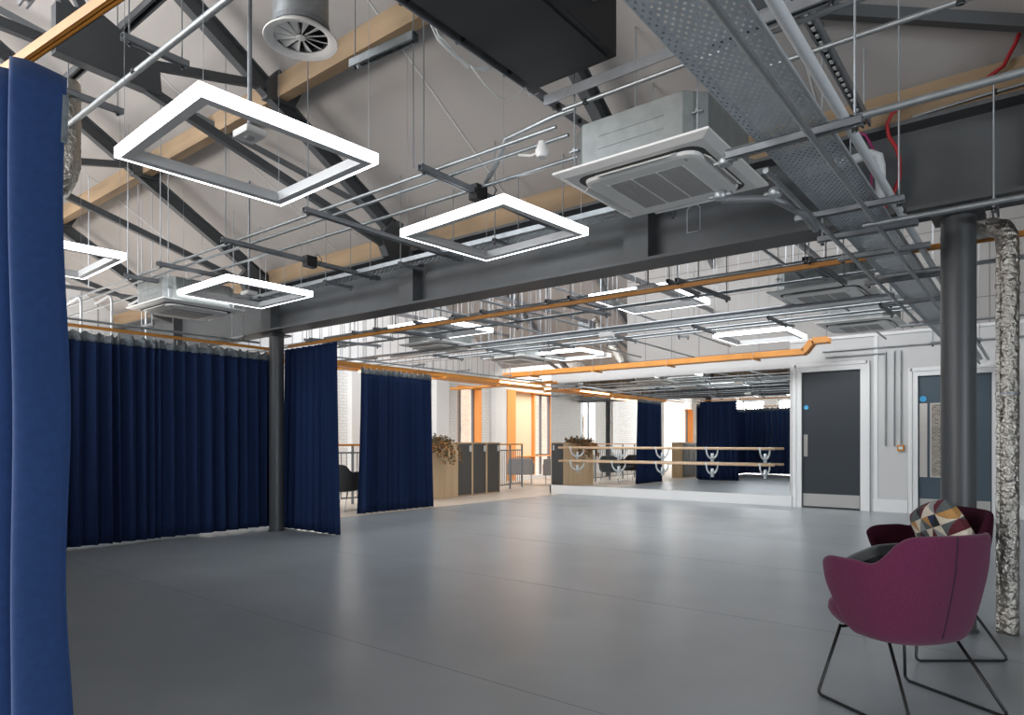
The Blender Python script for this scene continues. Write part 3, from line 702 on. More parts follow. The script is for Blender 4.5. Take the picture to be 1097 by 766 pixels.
# ------------------------------------------------------------------ ceiling cassettes
def cassette(xc, yc, z, label):
    t = thing('ceiling_cassette', (xc, yc, z), label, 'air conditioner', 'air conditioning cassettes')
    W = .475
    # bevelled fascia
    p = MB()
    def sq(a, zz, r=0):
        return [(xc-a, yc-a, zz), (xc+a, yc-a, zz), (xc+a, yc+a, zz), (xc-a, yc+a, zz)]
    vs = sq(W, z+.03)+sq(W, z+.018)+sq(W-.05, z)+sq(.42, z+.03)
    fs = []
    for a, b_ in ((0, 4), (4, 8)):
        fs += [(a+i, a+(i+1) % 4, b_+(i+1) % 4, b_+i) for i in range(4)]
    fs += [(8, 9, 10, 11), (3, 2, 1, 0)]
    p.add(vs, fs); p.build('fascia', 'acwhite', t)
    def rr(a, r, zz, n=5):
        out = []
        for q, (sx, sy) in enumerate(((1, 1), (-1, 1), (-1, -1), (1, -1))):
            for i in range(n+1):
                th = math.radians(q*90+90*i/n); out.append((xc+sx*(a-r)+r*math.cos(th), yc+sy*(a-r)+r*math.sin(th), zz))
        return out
    def rings(lst, m, nm):
        mb = MB(); n = len(lst[0]); vs = [v for l in lst for v in l]; fs = []
        for k in range(len(lst)-1): fs += [(k*n+i, k*n+(i+1) % n, (k+1)*n+(i+1) % n, (k+1)*n+i) for i in range(n)]
        fs.append(tuple((len(lst)-1)*n+i for i in range(n))); mb.add(vs, fs); return mb.build(nm, m, t)
    rings([rr(.385, .09, z), rr(.38, .09, z-.004)], 'acslot', 'air_gap')
    rings([rr(.355, .08, z-.003), rr(.35, .08, z-.022), rr(.33, .07, z-.028)], 'acwhite', 'intake_panel')
    # louvre flaps
    for k in range(4):
        a = k*PI/2; ca, sa = math.cos(a), math.sin(a)
        mb = MB(); vs = []
        for (u, v, zz) in ((-.25, .36, z-.002), (.25, .36, z-.002), (.235, .395, z-.024), (-.235, .395, z-.024), (-.25, .358, z-.006), (.25, .358, z-.006), (.235, .393, z-.028), (-.235, .393, z-.028)):
            vs.append((xc+u*ca-v*sa, yc+u*sa+v*ca, zz))
        mb.add(vs, [(0, 1, 2, 3), (7, 6, 5, 4), (0, 4, 5, 1), (2, 6, 7, 3), (1, 5, 6, 2), (0, 3, 7, 4)]); mb.build('louvre_flap', 'acwhite', t)
        sl_ = MB(); vs = []
        for (u, v) in ((-.25, .345), (.25, .345), (.24, .372), (-.24, .372)): vs.append((xc+u*ca-v*sa, yc+u*sa+v*ca, z-.0045-(.02 if False else 0)))
    gr = MB()
    for i in range(27):
        yy = yc-.235+i*.018; gr.box(xc-.235, xc+.235, yy-.0045, yy+.0045, z-.031, z-.0275)
    gr.build('grille', 'acgrill', t)
    gf = MB()
    for i in range(4): gf.box(xc-.24+i*.157, xc-.232+i*.157, yc-.24, yc+.24, z-.0325, z-.029)
    gf.build('grille_divider', 'acwhite', t)
    MB().box(xc+.27, xc+.285, yc-.31, yc-.28, z-.0295, z-.0285).build('indicator', 'acgrill', t)
    # casing with cut corners
    a, cc = .41, .10
    oct_ = [(xc-a+cc, yc-a), (xc+a-cc, yc-a), (xc+a, yc-a+cc), (xc+a, yc+a-cc), (xc+a-cc, yc+a), (xc-a+cc, yc+a), (xc-a, yc+a-cc), (xc-a, yc-a+cc)]
    MB().prism(oct_, z+.03, z+.29, 'z').build('casing', 'casing', t, bevel=.004)
    rb = MB()
    for yy in (.12, .19): rb.box(xc-.2, xc+.2, yc-a-.004, yc-a, z+yy, z+yy+.006)
    for yy in (.12, .19): rb.box(xc-a-.004, xc-a, yc-.2, yc+.2, z+yy, z+yy+.006)
    rb.build('pressed_ribs', 'casing', t)
    for sx in (-1, 1):
        for sy in (-1, 1):
            x, y_ = xc+sx*(a+.0), yc+sy*(a+.0)
            x = xc+sx*(a-cc/2+.02); y_ = yc+sy*(a-cc/2+.02)
            MB().tube([(x, y_, z+.05), (x, y_, roofz(y_))], .005, 6).build('threaded_rod', 'rod', t)
            MB().box(x-.03, x+.03, y_-.012, y_+.012, z+.16, z+.168).lathe((x, y_, z+.168), [(0, 0), (.014, 0), (.014, .012), (0, .012)], 6).build('hanging_bracket', 'galv', t)
    return t
cassette(-1.77, 3.70, 2.755, 'near ceiling cassette air conditioner, the largest, right of centre')
cassette(-7.92, 3.80, 2.755, 'ceiling cassette hanging in front of the left roof, near the far column')
cassette(-1.77, 7.63, 2.755, 'ceiling cassette just beyond the beam at right')
cassette(-1.85, 9.9, 2.755, 'farthest small ceiling cassette at right, above the doors')
cassette(-7.65, 7.8, 2.755, 'ceiling cassette beyond the beam at left centre')
cassette(-7.75, 10.0, 2.755, 'far ceiling cassette over the lounge edge, partly behind conduits')

# ------------------------------------------------------------------ round diffuser
dx, dy, dz = -3.66, 2.48, 3.74
t = thing('round_diffuser', (dx, dy, dz), 'white round swirl air diffuser on a vertical duct at top left', 'air diffuser')
MB().lathe((dx, dy, dz), [(.165, .02), (.19, .004), (.225, 0), (.228, .006), (.19, .03), (.165, .06)], 48).build('rim', 'acwhite', t, autos=50)
MB().lathe((dx, dy, dz), [(.165, .05), (.0, .05)], 32).build('throat', 'black', t)
for k in range(12):
    a = 2*PI*k/12; p = Vector((dx+.03*math.cos(a), dy+.03*math.sin(a), dz+.022)); q = Vector((dx+.165*math.cos(a), dy+.165*math.sin(a), dz+.022))
    tv = Vector((-math.sin(a), math.cos(a), 0)); mb = MB()
    mb.add([p, q, q+tv*.05+Vector((0, 0, .022)), p+tv*.012+Vector((0, 0, .022))], [(0, 1, 2, 3)]); mb.build('vane', 'acwhite', t, solid=.002)
MB().lathe((dx, dy, dz+.012), [(0, 0), (.028, .003), (.028, .012), (0, .014)], 20).build('hub', 'acwhite', t)
MB().lathe((dx, dy, dz+.03), [(.17, 0), (.17, roofz(dy)-dz-.01)], 40).build('duct', 'galv', t, autos=40)
MB().lathe((dx, dy, dz+.06), [(.172, 0), (.178, 0), (.178, .03), (.172, .03)], 40).build('duct_band', 'galvd', t)

# ------------------------------------------------------------------ foil ducts
def foil(pts, r, label, par=None):
    rnd = random.Random(len(label)); P_ = []
    pts = [Vector(p) for p in pts]
    for i in range(len(pts)-1):
        n = max(2, int((pts[i+1]-pts[i]).length/.02))
        for k in range(n): P_.append(pts[i].lerp(pts[i+1], k/n))
    P_.append(pts[-1])
    mb = MB(); mb.tube(P_, r, 28)
    for k, v in enumerate(mb.v):
        i = k//28; c_ = P_[min(i, len(P_)-1)]; d = v-c_
        if i < len(P_): mb.v[k] = c_+d*(1+rnd.uniform(-.045, .045))
    return mb.build('foil_wrap', 'foil', par, smooth=True)
t = thing('foil_insulated_duct', (-.13, 5.2, 0), 'silver foil wrapped pipe standing at the right edge by the near column', 'insulated pipe')
foil([(-.15, 5.22, 0.0), (-.15, 5.22, 2.42), (-.155, 5.225, 2.50), (-.18, 5.25, 2.56), (-.24, 5.30, 2.59), (-.5, 5.42, 2.59)], .06, 'riser', t)
MB().tube([(-.15, 5.22, 2.18), (-.15, 5.22, 2.2)], .067, 24).build('strap', 'foil', t)
MB().tube([(-.15, 5.22, 1.5), (-.15, 5.22, 1.515)], .064, 24).build('strap', 'galvd', t)
MB().beam((-.197, 5.17, .02), (-.197, 5.17, 2.38), .012, .02, (1, 0, 0)).build('seam', 'foil', t)
t = thing('foil_insulated_duct', (-5.75, 1.72, 3.2), 'silver foil duct behind the near curtain at upper left', 'insulated pipe')
foil([(-5.83, 1.88, 3.95), (-5.83, 1.88, 3.35), (-5.85, 1.87, 3.25), (-5.93, 1.85, 3.17), (-6.1, 1.81, 3.14), (-6.4, 1.75, 3.14)], .10, 'drop', t)

# ------------------------------------------------------------------ upper left conduits, hanging rods
conduit([(-9, 1.86, 3.58), (-5, 1.86, 3.58), (-1.5, 1.86, 3.58)], .02, 'thick conduit sloping across the upper left corner', clips=((-4.55, 1.86, 3.58),))
strut((-4.35, 1.70, 3.66), (-4.35, 2.1, 3.66), (.1, .9), 'short bracket on the thick upper left conduit, nearer one')
strut((-5.35, 1.70, 3.66), (-5.35, 2.1, 3.66), (.1, .9), 'short bracket on the thick upper left conduit, farther one')
strut((-4.9, 1.35, 3.9), (-3.6, 1.35, 3.9), (.15, .85), 'strut channel behind the orange rail at upper left', .05)
strut((-9.3, 1.9, 3.1), (-9.3, 4.6, 3.1), (.05, .5, .95), 'strut channel behind the left lamp, over the lounge')
# silver conduit and hangers over curtain rail C1
conduit([(-8.34, .4, 2.56), (-8.34, 2, 2.56), (-8.34, 5.0, 2.56)], .014, 'conduit above the rail of the wide curtain')
conduit([(-8.76, 5.5, 2.56), (-8.76, 8, 2.56), (-8.76, 12.2, 2.56)], .014, 'conduit above the rail of the lounge edge')
for k, y_ in enumerate((1.6, 2.55, 3.55, 4.7)):
    strut((-8.55, y_, 2.60), (-8.2, y_, 2.60), (.1, .9), 'rail hanger over the wide curtain, %s' % ['behind the near curtain', 'leftmost in view', 'below the cassette', 'beside the far column'][k], .025)
for k, y_ in enumerate((6.2, 7.3, 8.4, 9.6, 10.9, 12.0)):
    strut((-8.97, y_, 2.60), (-8.62, y_, 2.60), (.1, .9), 'rail hanger over the lounge edge, %s' % ['in the gap by the narrow curtain', 'above the left of the bunched curtain', 'above the right of the bunched curtain', 'above the plant', 'above the lockers', 'at the mirror end'][k], .025)
for k, x in enumerate((-7.6, -6.3, -5.0, -3.75, -2.4, -1.35, .25)):
    strut((x, 5.28, 2.575), (x, 6.5, 2.62), (.02, .95), 'ceiling strut on the long orange rail, %s' % ['nearest the far column', 'second from the far column', 'third from the far column', 'under the second lamp', 'left of the near cassette', 'right of the near cassette', 'right of the near column'][k], .035, rz=None)
# white vertical cable drops at far left
for k, (x, y_) in enumerate(((-9.4, 3.2), (-9.0, 3.4), (-8.75, 3.7))):
    conduit([(x-.5, y_, 2.98), (x-.12, y_, 3.02)]+arc((x-.1, y_, 2.92), .1, 90, 0, 5, 'xz')+[(x, y_, 2.3)], .016, 'pale bent pipe dropping behind the rail, %s of three' % ['left', 'middle', 'right'][k], 'pipe', cat='pipe', name='bent_pipe', group='bent pipes at far left')

# ------------------------------------------------------------------ clutter beyond the beam
lb = ['thick dark conduit right behind the beam', 'conduit under the first row of far struts', 'conduit above the far rectangular lamps', 'pair conduit crossing before the mirror, upper', 'pair conduit crossing before the mirror, lower', 'farthest conduit crossing above the mirror', 'thin conduit near the farthest lamps', 'conduit halfway between beam and mirror']
for k, (y_, z, r_) in enumerate(((5.9, 2.66, .018), (6.15, 2.76, .0125), (7.75, 2.72, .022), (8.35, 2.75, .016), (8.75, 2.75, .016), (9.25, 2.80, .013), (9.35, 2.86, .0125), (6.45, 2.68, .016))):
    conduit([(-12.5, y_, z), (-5, y_, z), (-1.0 if k % 2 else -1.15, y_, z)], r_, lb[k], 'galvd' if k in (0, 2) else 'galv')
for k, (y0, y1, z, lbl) in enumerate(((6.95, 7.15, 2.96, 'cable tray between the beam and the far lamps'), (8.45, 8.65, 2.80, 'shiny cable tray crossing in front of the mirror wall'))):
    perf_tray('perforated_tray', -9.6, -1.1, y0, y1, z, 0, .05, 'x', lbl, m='galv')
rnd = random.Random(12)
nmx = ['far left', 'left', 'left of centre', 'centre', 'right of centre', 'right', 'far right']
for k, x in enumerate((-8.2, -7.0, -5.8, -4.7, -3.5, -2.55, -1.35)):
    strut((x, 8.2, 2.71), (x, 8.95, 2.71), (.05, .95), 'trapeze bar under the conduit pair before the mirror, %s' % nmx[k], .035)
for k, x in enumerate((-8.4, -7.3, -6.1, -5.0, -3.8, -2.7, -1.5)):
    strut((x, 5.75, 2.70), (x, 6.5, 2.70), (.05, .95), 'trapeze bar between the beam and far lamps, %s' % nmx[k], .035)
for k, x in enumerate((-7.9, -6.6, -5.3, -4.1, -2.6)):
    strut((x, 9.1, 2.74), (x, 9.45, 2.78), (.05, .95), 'trapeze bar nearest the mirror wall, %s' % nmx[k+1], .03)
for k, (x, y0, z) in enumerate(((-6.2, 5.4, 2.95), (-5.1, 5.4, 2.86), (-4.4, 5.5, 3.0), (-1.9, 5.5, 2.9))):
    conduit([(x, y0, z), (x, 8, z), (x, 12.0, z-.05)], .014, 'conduit running towards the mirror wall, %s' % ['left one', 'second from left', 'centre one', 'right one'][k])
for k, (x, y_) in enumerate(((-5.7, 9.6), (-4.6, 7.9), (-6.6, 5.9), (-2.9, 5.75))):
    t = thing('fixing_box', (x, y_, 2.66), 'small grey junction box on far conduits, %s' % ['above the mirror middle', 'left of the far lamp', 'behind the beam at left', 'behind the beam at right'][k], 'junction box')
    MB().box(x-.09, x+.09, y_-.06, y_+.06, 2.63, 2.69).build('box', 'acwhite', t, bevel=.004)
    MB().tube([(x, y_, 2.69), (x, y_, roofz(y_))], .008, 6).build('drop_tube', 'rod', t)
# diagonal foil duct above mirror
t = thing('foil_insulated_duct', (-7.8, 13.35, 3.2), 'diagonal silver duct behind the header above the mirror', 'insulated pipe')
foil([(-8.05, 13.2, 4.0), (-7.75, 13.2, 3.62), (-7.5, 13.2, 3.3), (-7.27, 13.2, 2.95)], .13, 'diag', t)
tag(MB().box(-8.2, -7.9, 12.8, 13.1, 3.6, 3.95).build('black_box', 'galvd', bevel=.01), 'dark ventilation box above the left end of the mirror', 'ventilation box')

# orange ladder trays
def otray(pts, w_, label, nrung=.5, side=(0, 1, 0), h=.075):
    t = thing('orange_cable_tray', tuple(pts[0]), label, 'cable tray', 'orange cable trays'); sd = Vector(side)
    mb = MB(); pp = [Vector(p) for p in pts]
    for k in (-1, 1):
        for a, b_ in zip(pp, pp[1:]): mb.beam(a+sd*k*w_/2, b_+sd*k*w_/2, .012, h)
    for a, b_ in zip(pp, pp[1:]): mb.beam(a-Vector((0, 0, h/2)), b_-Vector((0, 0, h/2)), .01, w_ if False else w_, up=sd)
    mb.build('tray', 'orange', t)
    a, b_ = pp[0], pp[1]; L = (b_-a).length; n = int(L/nrung/2)
    d = (b_-a).normalized()
    for i in range(n):
        c_ = a+d*(i+.5)*L/n
        MB().beam(c_-sd*(w_/2+.09)-Vector((0, 0, h/2+.02)), c_+sd*(w_/2+.09)-Vector((0, 0, h/2+.02)), .04, .03).build('support_arm', 'orange', t)
        for k in (-1, 1):
            q = c_+sd*k*(w_/2+.07); MB().tube([(q.x, q.y, q.z-h/2-.03), (q.x, q.y, roofz(q.y))], .005, 6).build('threaded_rod', 'rod', t)
    return t
otray([(-10.0, 12.40, 2.795), (-3.22, 12.40, 2.795), (-3.08, 12.40, 2.97), (-2.82, 12.40, 2.97)], .22, 'orange cable tray in front of the mirror header, kinking up at its right end', .8, h=.10)
otray([(-9.15, 6.3, 2.50), (-9.15, 12.3, 2.50)], .2, 'orange cable tray running above the lounge edge', .8, (1, 0, 0), .05)
otray([(-9.9, 6.3, 2.56), (-9.9, 17.5, 2.56)], .25, 'orange cable tray deeper in the lounge', 1.0, (1, 0, 0), .05)
otray([(-12.2, 12.9, 2.62), (-8.9, 12.9, 2.62)], .2, 'orange cable tray crossing the lounge past the lockers', .8, (0, 1, 0), .05)
for (p, q, lbl) in (((-8.75, 10.7, 2.46), (-8.75, 12.1, 2.46), 'warm linear lamp above the floor edge by the lockers'), ((-9.4, 13.2, 2.5), (-8.3, 13.2, 2.5), 'warm linear lamp at the open end of the mirror wall'), ((-9.45, 7.6, 2.46), (-9.45, 9.2, 2.46), 'warm linear lamp behind the bunched curtain')):
    t = thing('linear_lamp', p, lbl, 'linear lamp', 'warm linear lamps')
    MB().beam(p, q, .06, .03).build('diffuser', 'warmglow', t)
    MB().beam(Vector(p)+Vector((0, 0, .03)), Vector(q)+Vector((0, 0, .03)), .07, .03).build('housing', 'orange', t)

# red cable at right
tag(MB().tube([(.3, 4.84, 3.8), (-.05, 4.84, 3.66), (-.10, 4.84, 3.52), (-.16, 4.84, 3.40), (-.25, 4.84, 3.35), (-.51, 4.84, 3.34), (-.66, 4.84, 3.33), (-.73, 4.84, 3.30), (-.76, 4.84, 3.24), (-.75, 4.84, 3.16), (-.71, 4.84, 3.08), (-.69, 4.84, 3.0), (-.69, 4.84, 2.88), (-.72, 4.82, 2.78), (-.79, 4.80, 2.66)], .012, 8).build('red_cable', 'red', smooth=True), 'red cable looping down the beam beside the pale pipe', 'cable')
tag(MB().tube([(-1.0, 4.83, 3.28), (-.88, 4.83, 3.2), (-.83, 4.83, 3.08), (-.84, 4.82, 2.98), (-.86, 4.8, 2.6)], .008, 8).build('magenta_cable', 'pinkc', smooth=True), 'magenta cable between the wide tray and the beam', 'cable')
conduit([(1.0, 4.86, 3.30), (-.3, 4.86, 3.27), (-.62, 4.86, 3.25)], .009, 'thin conduit below the red cable on the timber plate', clips=((-.2, 4.86, 3.275),))
tag(MB().tube([(-1.2, 4.7, 3.0), (-.95, 4.7, 3.01), (-.83, 4.7, 3.02), (-.785, 4.7, 2.99), (-.775, 4.7, 2.93), (-.775, 4.72, 2.72)], .03, 14).build('white_drain_pipe', 'pipe', smooth=True), 'white elbow pipe in front of the dark beam at right', 'pipe')
for k, (x, zt) in enumerate(((-.25, 3.32), (.0, 3.32))):
    pass
for k, x in enumerate((-.95, -.2)):
    strut((x, 4.7, 2.58), (x, 5.0, 2.58), (.1,), 'short rod hanger on the beam, %s' % ['left of the near column', 'right of the near column'][k], .035, rz=3.28)
# hanging loop
t = thing('hanging_shackle', (-1.93, 4.7, 2.6), 'wire shackle hanging in front of the beam under the near cassette', 'hanger')
hx, hy = -2.0, 4.7
MB().tube([(hx, hy, roofz(hy)), (hx, hy, 2.98)], .004, 6).build('wire', 'rod', t)
MB().tube([(hx, hy, 2.98), (hx-.05, hy, 2.93), (hx-.05, hy, 2.76), (hx+.05, hy, 2.76), (hx+.05, hy, 2.93), (hx, hy, 2.98)], .005, 6).build('loop', 'rod', t)
# spot sensor near centre (571,163)
t = thing('ceiling_sensor', (-2.33, 3.24, 2.95), 'white round sensor on conduit left of the near cassette', 'sensor')
MB().lathe((-2.33, 3.24, 2.95), [(0, -.045), (.03, -.045), (.04, -.02), (.04, .0), (.03, .02), (.022, .05), (0, .05)], 20).build('body', 'acwhite', t, autos=40)
MB().tube([(-2.35, 3.24, 2.94), (-2.43, 3.26, 2.95), (-2.55, 3.3, 3.0)], .008, 8).build('arm', 'acwhite', t, smooth=True)
# black cable box at strut
for x, lbl in ((-5.68, 'small black cable box on the strut left of the beam tray'), (-3.17, 'small black cable box beside the second lamp')):
    t = thing('cable_box', (x, 3.95 if x < -5 else 3.62, 2.97), lbl, 'cable box'); yb = t.location.y
    MB().box(x-.04, x+.04, yb-.06, yb+.06, 2.94, 3.05).build('box', 'clamp', t, bevel=.004)
    MB().tube([(x+.04, yb, 3.02), (x+.1, yb+.02, 3.06), (x+.14, yb+.04, 3.0), (x+.08, yb+.05, 2.95)], .004, 6).build('cable', 'blackc', t, smooth=True)

# wall conduits by the doors
for k, x in enumerate((-2.06, -1.93, -1.83)):
    conduit([(x, YM-.025, 1.138), (x, YM-.025, 2.448), (x, YM-.025, 2.76)], .0125, 'vertical conduit on the wall between the doors, %s of three' % ['left', 'middle', 'right'][k])
conduit([(-3.02, YM-.03, 2.739), (-2.5, YM-.03, 2.739), (-2.06, YM-.03, 2.739)], .0125, 'lower wall conduit above the charcoal door')
conduit([(-3.07, YM-.03, 2.843), (-2, YM-.03, 2.843), (1.512, YM-.03, 2.843)], .0125, 'upper wall conduit running above both doors')
t = thing('wall_switch', (-1.83, YM-.03, 1.096), 'small orange call point below the conduits between the doors', 'call point')
MB().box(-1.88, -1.78, YM-.045, YM-.001, 1.054, 1.158).build('housing', 'orange', t, bevel=.006)
MB().box(-1.86, -1.8, YM-.048, YM-.045, 1.086, 1.127).build('window', 'label', t)
t = thing('emergency_lamp', (-0.894, YM-.03, 2.614), 'small lit emergency lamp above the slate blue door', 'lamp')
MB().box(-0.876, -0.782, YM-.05, YM-.001, 2.51, 2.677).build('housing', 'acwhite', t, bevel=.004)
MB().box(-0.865, -0.792, YM-.054, YM-.05, 2.521, 2.666).build('diffuser', 'sky_lamp', t)

# ------------------------------------------------------------------ oak lockers and planter
ang = math.atan2(-.30, 2.6)
def locker(y0, y1, label, kind):
    t = thing('oak_locker', (0, 0, 0), label, 'locker', 'oak locker run')
    t.location = (-9.95, 9.5, 0); O = t.location
    def B(x0, x1, a, b_, z0, z1): return MB().box(O.x+x0, O.x+x1, O.y+a, O.y+b_, z0, z1)
    if kind == 'plain':
        B(-.45, 0, y0, y1, 0, 1.12).build('body', 'oak', t, bevel=.003)
        B(-.45, -.43, y0, y1, 1.12, 1.2).build('planter_edge', 'oak', t); B(-.02, 0, y0, y1, 1.12, 1.2).build('planter_edge', 'oak', t)
        B(-.43, -.02, y0, y0+.02, 1.12, 1.2).build('planter_edge', 'oak', t)
        B(-.43, -.02, y0+.02, y1, 1.12, 1.17).build('soil', 'soil', t)
    else:
        B(-.45, -.02, y0, y1, .0, 1.175).build('body', 'oak', t)
        B(-.46, .005, y0, y1, 1.175, 1.2).build('top', 'oak', t); B(-.02, .005, y0, y0+.03, .0, 1.175).build('side', 'oak', t); B(-.02, .005, y1-.03, y1, 0, 1.175).build('side', 'oak', t)
        d_ = B(-.02, .002, y0+.035, y1-.035, .03, 1.165).build('door', 'cabdoor', t)
        h_ = MB().box(O.x+.002, O.x+.022, O.y+y1-.12, O.y+y1-.06, .99, 1.13).build('handle', 'cast', None)
        h_.parent = d_; h_.data.transform(Matrix.Translation(-O))
    t.rotation_euler = (0, 0, .09)
    return t
locker(-.1, 1.3, 'plain oak planter cabinet beside the bunched curtain', 'plain')
for k in range(3):
    locker(1.3+k*.56, 1.3+(k+1)*.56, 'oak locker with dark grey door, %s of three' % ['left', 'middle', 'right'][k], 'door')
# lockers seen in the mirror, south lounge
for k in range(4):
    t = thing('oak_locker', (-9.6+.0, 2.6+k*.5, 0), 'oak locker with dark door behind the wide curtain, %s seen in the mirror' % ['first', 'second', 'third', 'fourth'][k], 'locker', 'lockers seen in the mirror')
    x0, y0 = -9.6, 2.6+k*.5
    MB().box(x0, x0+.4, y0, y0+.5, 0, 1.2).build('body', 'oak', t)
    MB().box(x0+.4, x0+.42, y0+.03, y0+.47, .04, 1.16).build('door', 'cabdoor', t)

def plant(base, ax, n, trail, label, seed):
    r_ = random.Random(seed)
    t = thing('trailing_plant', base, label, 'plant')
    st = MB(); lv = [MB(), MB(), MB()]
    bx_, by_, bz_ = base
    for i in range(n):
        y_ = by_+r_.uniform(-ax, ax); x = bx_+r_.uniform(-.15, .15)
        out = r_.uniform(0, 1); pts = [Vector((x, y_, bz_))]
        d = Vector((r_.uniform(-.6, 1.0), r_.uniform(-1, 1), r_.uniform(.5, 1.4))).normalized(); p = pts[0].copy()
        L = r_.uniform(.12, .27); tr = r_.random() < trail
        if tr: d = Vector((1, r_.uniform(-.5, .5), .5)).normalized(); L = r_.uniform(.25, .6)
        k = int(L/.035)
        for j_ in range(k):
            d = (d+Vector((r_.uniform(-.25, .25), r_.uniform(-.25, .25), (-.35 if tr else -.12)+r_.uniform(-.1, .1)))).normalized()
            p = p+d*.035
            if tr and p.z < bz_+.02 and p.x < bx_+.26: p.x = bx_+.26
            pts.append(p.copy())
            for q in range(3):
                a = Vector((r_.uniform(-1, 1), r_.uniform(-1, 1), r_.uniform(-.6, .9))).normalized(); s_ = r_.uniform(.035, .068)
                b_ = a.cross(Vector((r_.uniform(-1, 1), r_.uniform(-1, 1), r_.uniform(-1, 1)))).normalized()
                m_ = lv[2] if r_.random() < (.3 if tr else .12) else lv[r_.randrange(2)]
                m_.add([p, p+a*s_*.5+b_*s_*.33, p+a*s_, p+a*s_*.5-b_*s_*.33+a.cross(b_)*s_*.08], [(0, 1, 2, 3)])
        st.tube(pts, .003, 4)
    st.build('stems', 'leaf1', t)
    for m_, q in zip(lv, ('leaf1', 'leaf2', 'leaf3')): m_.build('leaves', q, t)
plant((-10.12, 9.98, 1.17), .55, 110, .2, 'trailing brown and orange plant spilling over the oak planter cabinet', 3)

# ------------------------------------------------------------------ railings
def railing(p, q, label):
    p = Vector(p); q = Vector(q); t = thing('railing', tuple(p), label, 'railing', 'grey railings'); L = (q-p).length; d = (q-p).normalized()
    MB().beam(p+Vector((0, 0, 1.15)), q+Vector((0, 0, 1.15)), .06, .04).build('handrail', 'orange', t, bevel=.006)
    m = MB(); m.beam(p+Vector((0, 0, 1.0)), q+Vector((0, 0, 1.0)), .02, .03); m.beam(p+Vector((0, 0, .12)), q+Vector((0, 0, .12)), .02, .03); m.build('cross_rails', 'frame', t)
    n = max(1, round(L/1.1))
    for i in range(n+1):
        c_ = p+d*L*i/n; MB().tube([c_, c_+Vector((0, 0, 1.13))], .025, 10).build('post', 'frame', t)
    b_ = MB(); k = int(L/.12)
    for i in range(k):
        c_ = p+d*(i+.5)*L/k; b_.tube([c_+Vector((0, 0, .12)), c_+Vector((0, 0, 1.0))], .008, 6)
    b_.build('balusters', 'frame', t)
railing((-10.75, 4.2, 0), (-10.45, 9.3, 0), 'grey railing with wooden handrail in the gap between the curtains')
railing((-10.5, 12.7, 0), (-10.95, 14.3, 0), 'short grey railing with wooden handrail right of the lockers')
tag(MB().box(-13, -11.4, 10.8, 12.5, 0, .0+.45).build('low_bench', 'oak'), 'low pale bench by the white brick wall', 'bench')

